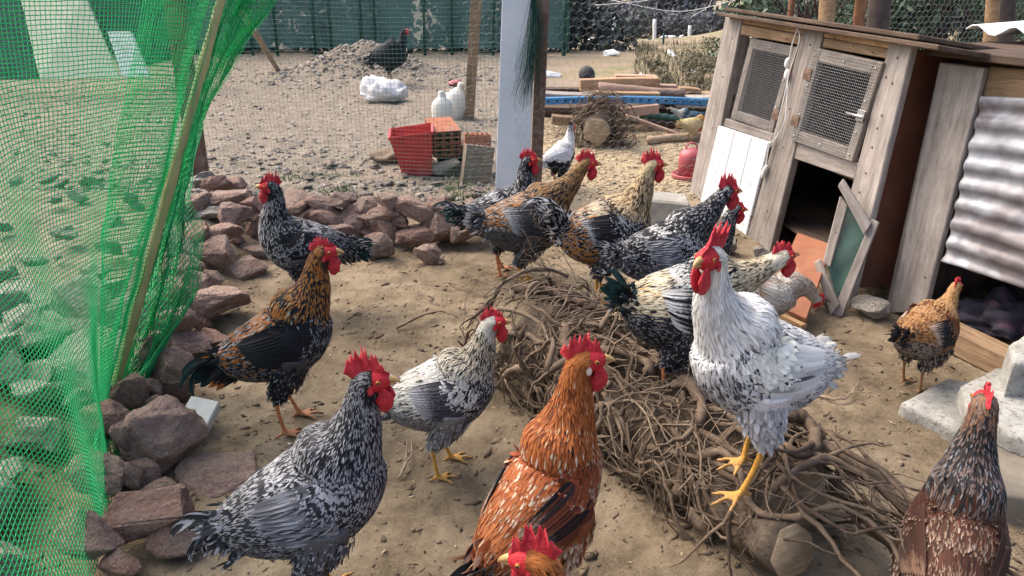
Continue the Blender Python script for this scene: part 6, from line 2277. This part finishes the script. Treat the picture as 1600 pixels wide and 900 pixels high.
# rags in the shed's dark opening
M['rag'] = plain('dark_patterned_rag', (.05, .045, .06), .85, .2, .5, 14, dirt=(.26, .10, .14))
for k, (px, py, s, lb) in enumerate(((1545, 520, .14, 'dark patterned rag lying in the shed opening'), (1590, 500, .16, 'black crumpled bag deeper in the shed opening'))):
    bm = bmesh.new()
    bmesh.ops.create_icosphere(bm, subdivisions=4, radius=1)
    co = np.array([v.co[:] for v in bm.verts])
    d = (fbm(co * 2.5 + k * 5 + 2, 4) - .45) * 1.6
    for v, q, c in zip(bm.verts, d, co):
        v.co = Vector((c[0] * 1.2 * s * (1 + q), c[1] * s * (1 + q), max(-.01, (c[2] * .5 + .3) * s * (1 + q))))
    p = G(px, py, .02)
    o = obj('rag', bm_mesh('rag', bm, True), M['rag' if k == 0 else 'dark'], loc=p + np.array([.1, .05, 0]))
    tag(o, lb, 'rag')


# pale slabs on the right
def rough_slab(nm, top, thick, mat, label, cat, seed):
    C = [np.array(c, float) for c in top]
    cen = sum(C) / len(C)
    ring = []
    for a, b in zip(C, C[1:] + C[:1]):
        for t in np.linspace(0, 1, 8)[:-1]:
            ring.append(a + (b - a) * t)
    ring = np.array(ring)
    ring = cen + (ring - cen) * (1 + (fbm(ring * 22 + seed, 3) - .45) * .10)[:, None]
    k = len(ring)
    lay = [(1.0, -thick), (1.01, -thick * .5), (1.0, -.012), (.985, 0), (.7, .002), (.35, .003)]
    V = []
    for s_, dz in lay:
        p = cen + (ring - cen) * s_
        p = p + np.array([0, 0, dz]) + (fbm(p * 30 + seed, 3)[:, None] - .45) * np.array([.012, .012, .006])
        V.append(p)
    V.append(np.array([cen + [0, 0, .003]]))
    V = np.vstack(V)
    m_ = len(lay)
    i, j = np.meshgrid(np.arange(m_ - 1), np.arange(k), indexing='ij')
    q = np.stack([i * k + j, i * k + (j + 1) % k, (i + 1) * k + (j + 1) % k, (i + 1) * k + j], -1).reshape(-1, 4)
    t3 = np.array([[(m_ - 1) * k + x, (m_ - 1) * k + (x + 1) % k, m_ * k] for x in range(k)])
    o = obj(nm, mesh_np(nm, V, [q, t3], smooth=False), mat)
    return tag(o, label, cat)


def mat_slab():
    m = MatB('rough_white_stone', .75, .25)
    v = m.coord()
    n = m.noise(v, 12, 6, .7)
    f = m.noise(v, 60, 5, .7)
    c = m.ramp(n, [(.3, (.20, .20, .175)), (.5, (.31, .31, .285)), (.7, (.41, .415, .39))])
    c = m.mix(m.ramp(f, [(.54, (0, 0, 0)), (.62, (.85, .85, .85))]), c, (.15, .13, .11))
    m.col(c)
    m.bump(m.math('ADD', n, f), .6, .012)
    return m.m


M['slab'] = mat_slab()
M['boulder'] = plain('dull_boulder', (.20, .175, .14), .9, .2, .4, 9, .5, dirt=(.13, .12, .09))
rough_slab('stone_slab', [G(1408, 630, .05), G(1482, 590, .05), G(1560, 606, .05), G(1560, 680, .05), G(1500, 676, .05)], .05, M['slab'], 'thin speckled pale stone slab lying by the brown hen', 'slab', 1)
rough_slab('stone_slab', [G(1500, 604, .15), G(1556, 574, .15), G(1680, 590, .15), G(1680, 720, .15), G(1580, 678, .15), G(1512, 640, .15)], .055, M['slab'], 'thick pale stone slab resting on top of the thin one', 'slab', 2)
rough_slab('stone_block', [G(1576, 540, .27), G(1600, 524, .27), G(1660, 530, .27), G(1660, 570, .27), G(1585, 568, .27)], .12, M['slab'], 'white stone block standing on the pale slabs', 'block', 3)
rough_slab('grey_boulder', [G(1528, 700, .09), G(1560, 665, .09), G(1680, 680, .09), G(1680, 790, .09), G(1560, 770, .09)], .12, M['boulder'], 'dull grey boulder under the pale slab at the picture edge', 'boulder', 4)

# aviary posts rising behind the coop
M['peeled_bark'] = plain('orange_peeled_post', (.24, .12, .065), .85, .2, .35, 12, .3)
for px, yt, Yp, r, mt, lb in ((1239, 25, 6.4, .025, 'peeled_bark', 'thin orange brown post behind the coop roof corner'), (1295, 35, 6.2, .065, 'tan_wood', 'wide tan post behind the coop roof'), (1347, 40, 6.2, .045, 'peeled_bark', 'orange peeled post behind the middle of the coop roof'),
                              (1376, 45, 6.4, .085, 'far_bark', 'thick dark trunk behind the coop roof'), (1551, 60, 6.0, .05, 'tan_wood', 'tan post behind the shed roof'), (1570, 60, 6.2, .08, 'far_bark', 'dark trunk beside the tan post behind the shed')):
    a = atY(px - 4, yt, Yp)
    b = atY(px + 6, -70, Yp)
    d_ = (b - a)
    g_ = a - d_ * (a[2] + .05) / d_[2]
    post_round('aviary_post', g_, b, r, M[mt], lb, 'post', 'posts behind the coop')
acc = Acc()
r_ = np.random.default_rng(9)
br = thing('bare_branches', atY(1262, 12, 6.4), 'tangle of bare dark branches behind the coop roof', 'branch')
for i in range(18):
    a = atY(1262 + r_.normal(0, 8), 40, 6.4)
    e = atY(1262 + r_.normal(0, 34), -20 + r_.uniform(-20, 30), 6.4 + r_.normal(0, .2))
    acc.add(*tube(catmull([a, (a + e) / 2 + r_.normal(0, .05, 3), e], 8), np.linspace(.012, .003, 8), 5))
obj('branch', acc.mesh('branch'), M['far_bark'], br)

# ------------------------------------------------------------------ the flock, placed by where each bird stands
def at_foot(px, py, z=None):
    p = G(px, py, z or 0.0)
    if z is None:
        p[2] = gz(p[0], p[1]) + .0
    return tuple(float(v) for v in p)


ORG = (.55, .22, .085)
YEL = (.60, .31, .05)
bird('rooster', 'black rooster finely flecked white, red comb, facing left before the back wall', 'rooster', at_foot(489, 493), 192, 0.84, SPECK_DK, neck=[80, 100, 102, 82], pitch=16, tail_el=8, tail_len=.8, sickle=.8, stride=.02, seed=1, leg_c=ORG, comb=1.05, nl=0.95, voxel=0.008)
bird('rooster', 'tall black rooster with golden brown neck standing beside the rock border', 'rooster', at_foot(457, 668), 18, 0.85, GOLDBLK, neck=[62, 74, 80, 70], nl=1.0, pitch=24, tail_el=0, tail_len=.75, sickle=1.0, stride=.03, seed=2, leg_c=ORG, comb=.8, yaw=-12, tail_bend=130, fat=1.12, fine=0.85)
bird('rooster', 'grey rooster barred black and white all over in the foreground, tail low', 'rooster', at_foot(508, 946), 16, 0.86, GREYBAR, neck=[64, 76, 82, 72], pitch=24, tail_el=14, tail_len=.62, sickle=1.1, seed=3, yaw=-18, leg_c=YEL, comb=1.15, tail_bend=130, body_c=(.10, .10, .105), fat=1.16, nl=0.95, fine=0.74)
bird('rooster', 'smaller silver white rooster with black barred breast and yellow legs', 'rooster', at_foot(694, 736), 12, 0.72, SILVER, neck=[58, 74, 76, 68], pitch=14, tail_el=46, tail_len=.75, sickle=.3, seed=4, stride=.035, leg_c=YEL, comb=.9, yaw=-10, fan=.5, body_c=(.2, .2, .19), fat=1.25, nl=0.95, fine=0.78)
bird('rooster', 'rusty red rooster with cream flecks standing in front of the root log', 'rooster', at_foot(847, 946), 45, 0.86, RED, neck=[74, 84, 88, 76], pitch=34, tail_el=-14, tail_len=.6, sickle=.5, seed=5, ear='earlobe', yaw=-40, leg_c=YEL, comb=1.1, body_c=(.22, .07, .025), nl=1.0, fat=1.08, fine=0.82)
bird('rooster', 'orange necked rooster at the bottom edge, only comb and neck showing', 'rooster', at_foot(980, 1273), 165, .8, RED, neck=[60, 75, 88, 70], pitch=5, seed=6, tail_el=20, comb=1.1, tail_len=.7, head=-8, body_c=(.26, .1, .03), detail=0.7)
bird('rooster', 'white rooster with black spangles standing tall on the log', 'rooster', at_foot(1160, 752, .275), 200, 0.83, WHITE, neck=[54, 65, 77, 80], nl=1.08, pitch=21, tail_el=20, tail_len=0.4, sickle=.4, seed=7, yaw=25, stride=.05, leg_c=YEL, comb=1.15, comb_tilt=.12, body_c=(.55, .55, .54), fat=1.13, fine=0.8)
bird('rooster', 'cream necked black rooster on the log behind the white one', 'rooster', at_foot(1050, 615, .2), 10, 0.79, CREAM, neck=[18, 22, 26, 22], nl=1.1, pitch=4, tail_el=62, tail_len=.8, sickle=.5, seed=8, stride=.07, leg_c=ORG, comb=.9, fan=.7, yaw=8, fat=1.38, leg=0.95)
bird('rooster', 'black and white flecked rooster behind the gold necked one by the pale panel', 'rooster', at_foot(782, 428), 15, 0.84, SPECK_DK, neck=[72, 88, 92, 78], pitch=12, tail_el=35, seed=10, yaw=-15, leg_c=ORG, tail_len=.8, nl=0.95, fat=1.2, voxel=0.008, detail=0.7)
bird('rooster', 'gold necked rooster with dark grey wings on the far end of the log', 'rooster', at_foot(820, 448, .06), 10, 0.87, GOLDSPK, neck=[46, 52, 56, 48], nl=1.15, pitch=10, tail_el=38, tail_len=.7, sickle=.5, seed=11, leg_c=(.6, .3, .06), comb=1.1, stride=.03, head=-2, body_c=(.08, .06, .05), fat=1.32, leg=0.92)
bird('rooster', 'cream gold necked rooster with curled black and white barred tail', 'rooster', at_foot(938, 468, .08), 10, 0.87, CREAMGOLD, neck=[62, 72, 78, 68], nl=1.05, pitch=12, tail_el=84, tail_len=1.2, sickle=1.35, seed=12, leg_c=YEL, comb=1.1, tail_bend=165, stride=.03, tail_n=20, body_c=(.12, .08, .05), fat=1.36, leg=0.9)
bird('rooster', 'dark speckled rooster stretching its neck towards the white coop panel', 'rooster', at_foot(1026, 513, .08), 18, 0.86, SPECK, neck=[46, 48, 52, 44], nl=1.0, pitch=10, tail_el=30, seed=13, leg_c=ORG, comb=1.05, tail_len=.6, sickle=.5, head=-2, body_c=(.08, .08, .085), voxel=0.008, detail=0.7)
bird('rooster', 'grey speckled rooster mostly hidden, its red face before the white coop panel', 'rooster', at_foot(1072, 500, .0), 15, .74, SPECK, neck=[60, 70, 76, 60], pitch=6, seed=14, leg_c=ORG, comb=.5, tail_el=20, tail_len=.6, head=-6, voxel=0.008, detail=0.7)
bird('hen', 'small golden brown hen with black tail walking towards the shed opening', 'hen', at_foot(1422, 610), 32, 0.6, HEN, group='hens in the run', neck=[46, 56, 62, 56], nl=.8, pitch=6, tail_el=40, tail_len=.7, sickle=.12, seed=15, yaw=10, leg_c=(.30, .15, .075), comb=.7, wattle=.6, body_c=(.16, .08, .035), fat=1.36)
bird('rooster', 'mottled brown black and white rooster seen from behind in the near corner', 'rooster', at_foot(1436, 1035), 60, 0.83, MOTTLE, neck=[66, 78, 86, 78], pitch=26, tail_el=10, tail_len=.7, sickle=.4, seed=16, leg_c=YEL, comb=.7, yaw=5, body_c=(.12, .07, .05), nl=0.95, fine=0.85, fat=0.98)
bird('hen', 'cream hen with rusty spots pecking behind the white rooster', 'hen', at_foot(1180, 545), 5, .6, SPOTCREAM, group='hens in the run', neck=[10, -10, -40, -50], pitch=-10, tail_el=30, seed=17, comb=.6, wattle=.6, head=-50, tail_len=.6, sickle=.2, body_c=(.4, .35, .28), detail=0.7)
bird('pheasant', 'white backed black bellied pheasant with red face behind the wire', 'pheasant', at_foot(872, 296), 40, 0.62, PHEAS, group='pheasants in the pen', neck=[62, 82, 88, 70], pitch=16, tail_el=-8, tail_len=.7, sickle=.1, seed=18, comb=0, wattle=.5, leg_c=(.4, .06, .05), crest=[(1, K, K, .5, .5)], voxel=.009, tail_n=8, ear='comb', detail=0.6)
bird('turkey', 'black turkey with bare pink head standing in the yard', 'turkey', at_foot(612, 134), 8, 1.0, TURKEY, group='turkeys', neck=[50, 76, 84, 66], pitch=12, tail_el=-34, tail_len=1.1, sickle=.05, seed=19, comb=0, wattle=.8, leg_c=(.25, .12, .1), face=(.50, .10, .14), fat=1.5, voxel=.010, tail_n=10, ear='comb', leg=1.05, body_c=K, detail=0.6)
bird('pheasant', 'yellow pheasant with red head crouching by the lumber', 'pheasant', at_foot(1080, 222), 8, .50, GOLDPH, group='pheasants in the pen', neck=[20, 30, 30, 20], pitch=-2, tail_el=-5, tail_len=1.0, sickle=0, seed=20, comb=0, wattle=0, face=(.5, .08, .03), voxel=.010, tail_n=6, leg=.7, body_c=(.4, .33, .18), detail=0.6)
bird('pheasant', 'blue backed pheasant with pale head facing away from the yellow one', 'pheasant', at_foot(1078, 212), 170, .52, BLUEPH, group='pheasants in the pen', neck=[20, 25, 30, 20], pitch=-2, tail_el=-5, tail_len=1.0, sickle=0, seed=21, comb=0, wattle=0, head_plain=True, voxel=.010, tail_n=6, leg=.7, detail=0.6)
_p = atY(980, 68, 30.0)
bird('hen', 'tiny distant black hen out on the field', 'hen', (float(_p[0]), 30.0, gz(_p[0], 30.0)), 185, .72, SPECK_DK, group='hens in the field', neck=UP, pitch=6, tail_el=60, tail_len=.9, sickle=.3, seed=22, comb=.8, voxel=.012, detail=.5)

# tidy helper marks
for o in bpy.data.objects:
    for k_ in ('_abs', '_head'):
        if k_ in o:
            if k_ == '_head' and DEV:
                continue
            del o[k_]
if DEV:
    def proj(p):
        d = p[1] * CP + (CAM_H - p[2]) * SP
        return round(800 + FPX * p[0] / d), round(450 + FPX * ((CAM_H - p[2]) * CP - p[1] * SP) / d)
    for o in bpy.data.objects:
        if '_head' in o:
            print('HEAD', o.name, o['label'][:40], proj(list(o['_head'])))
            del o['_head']
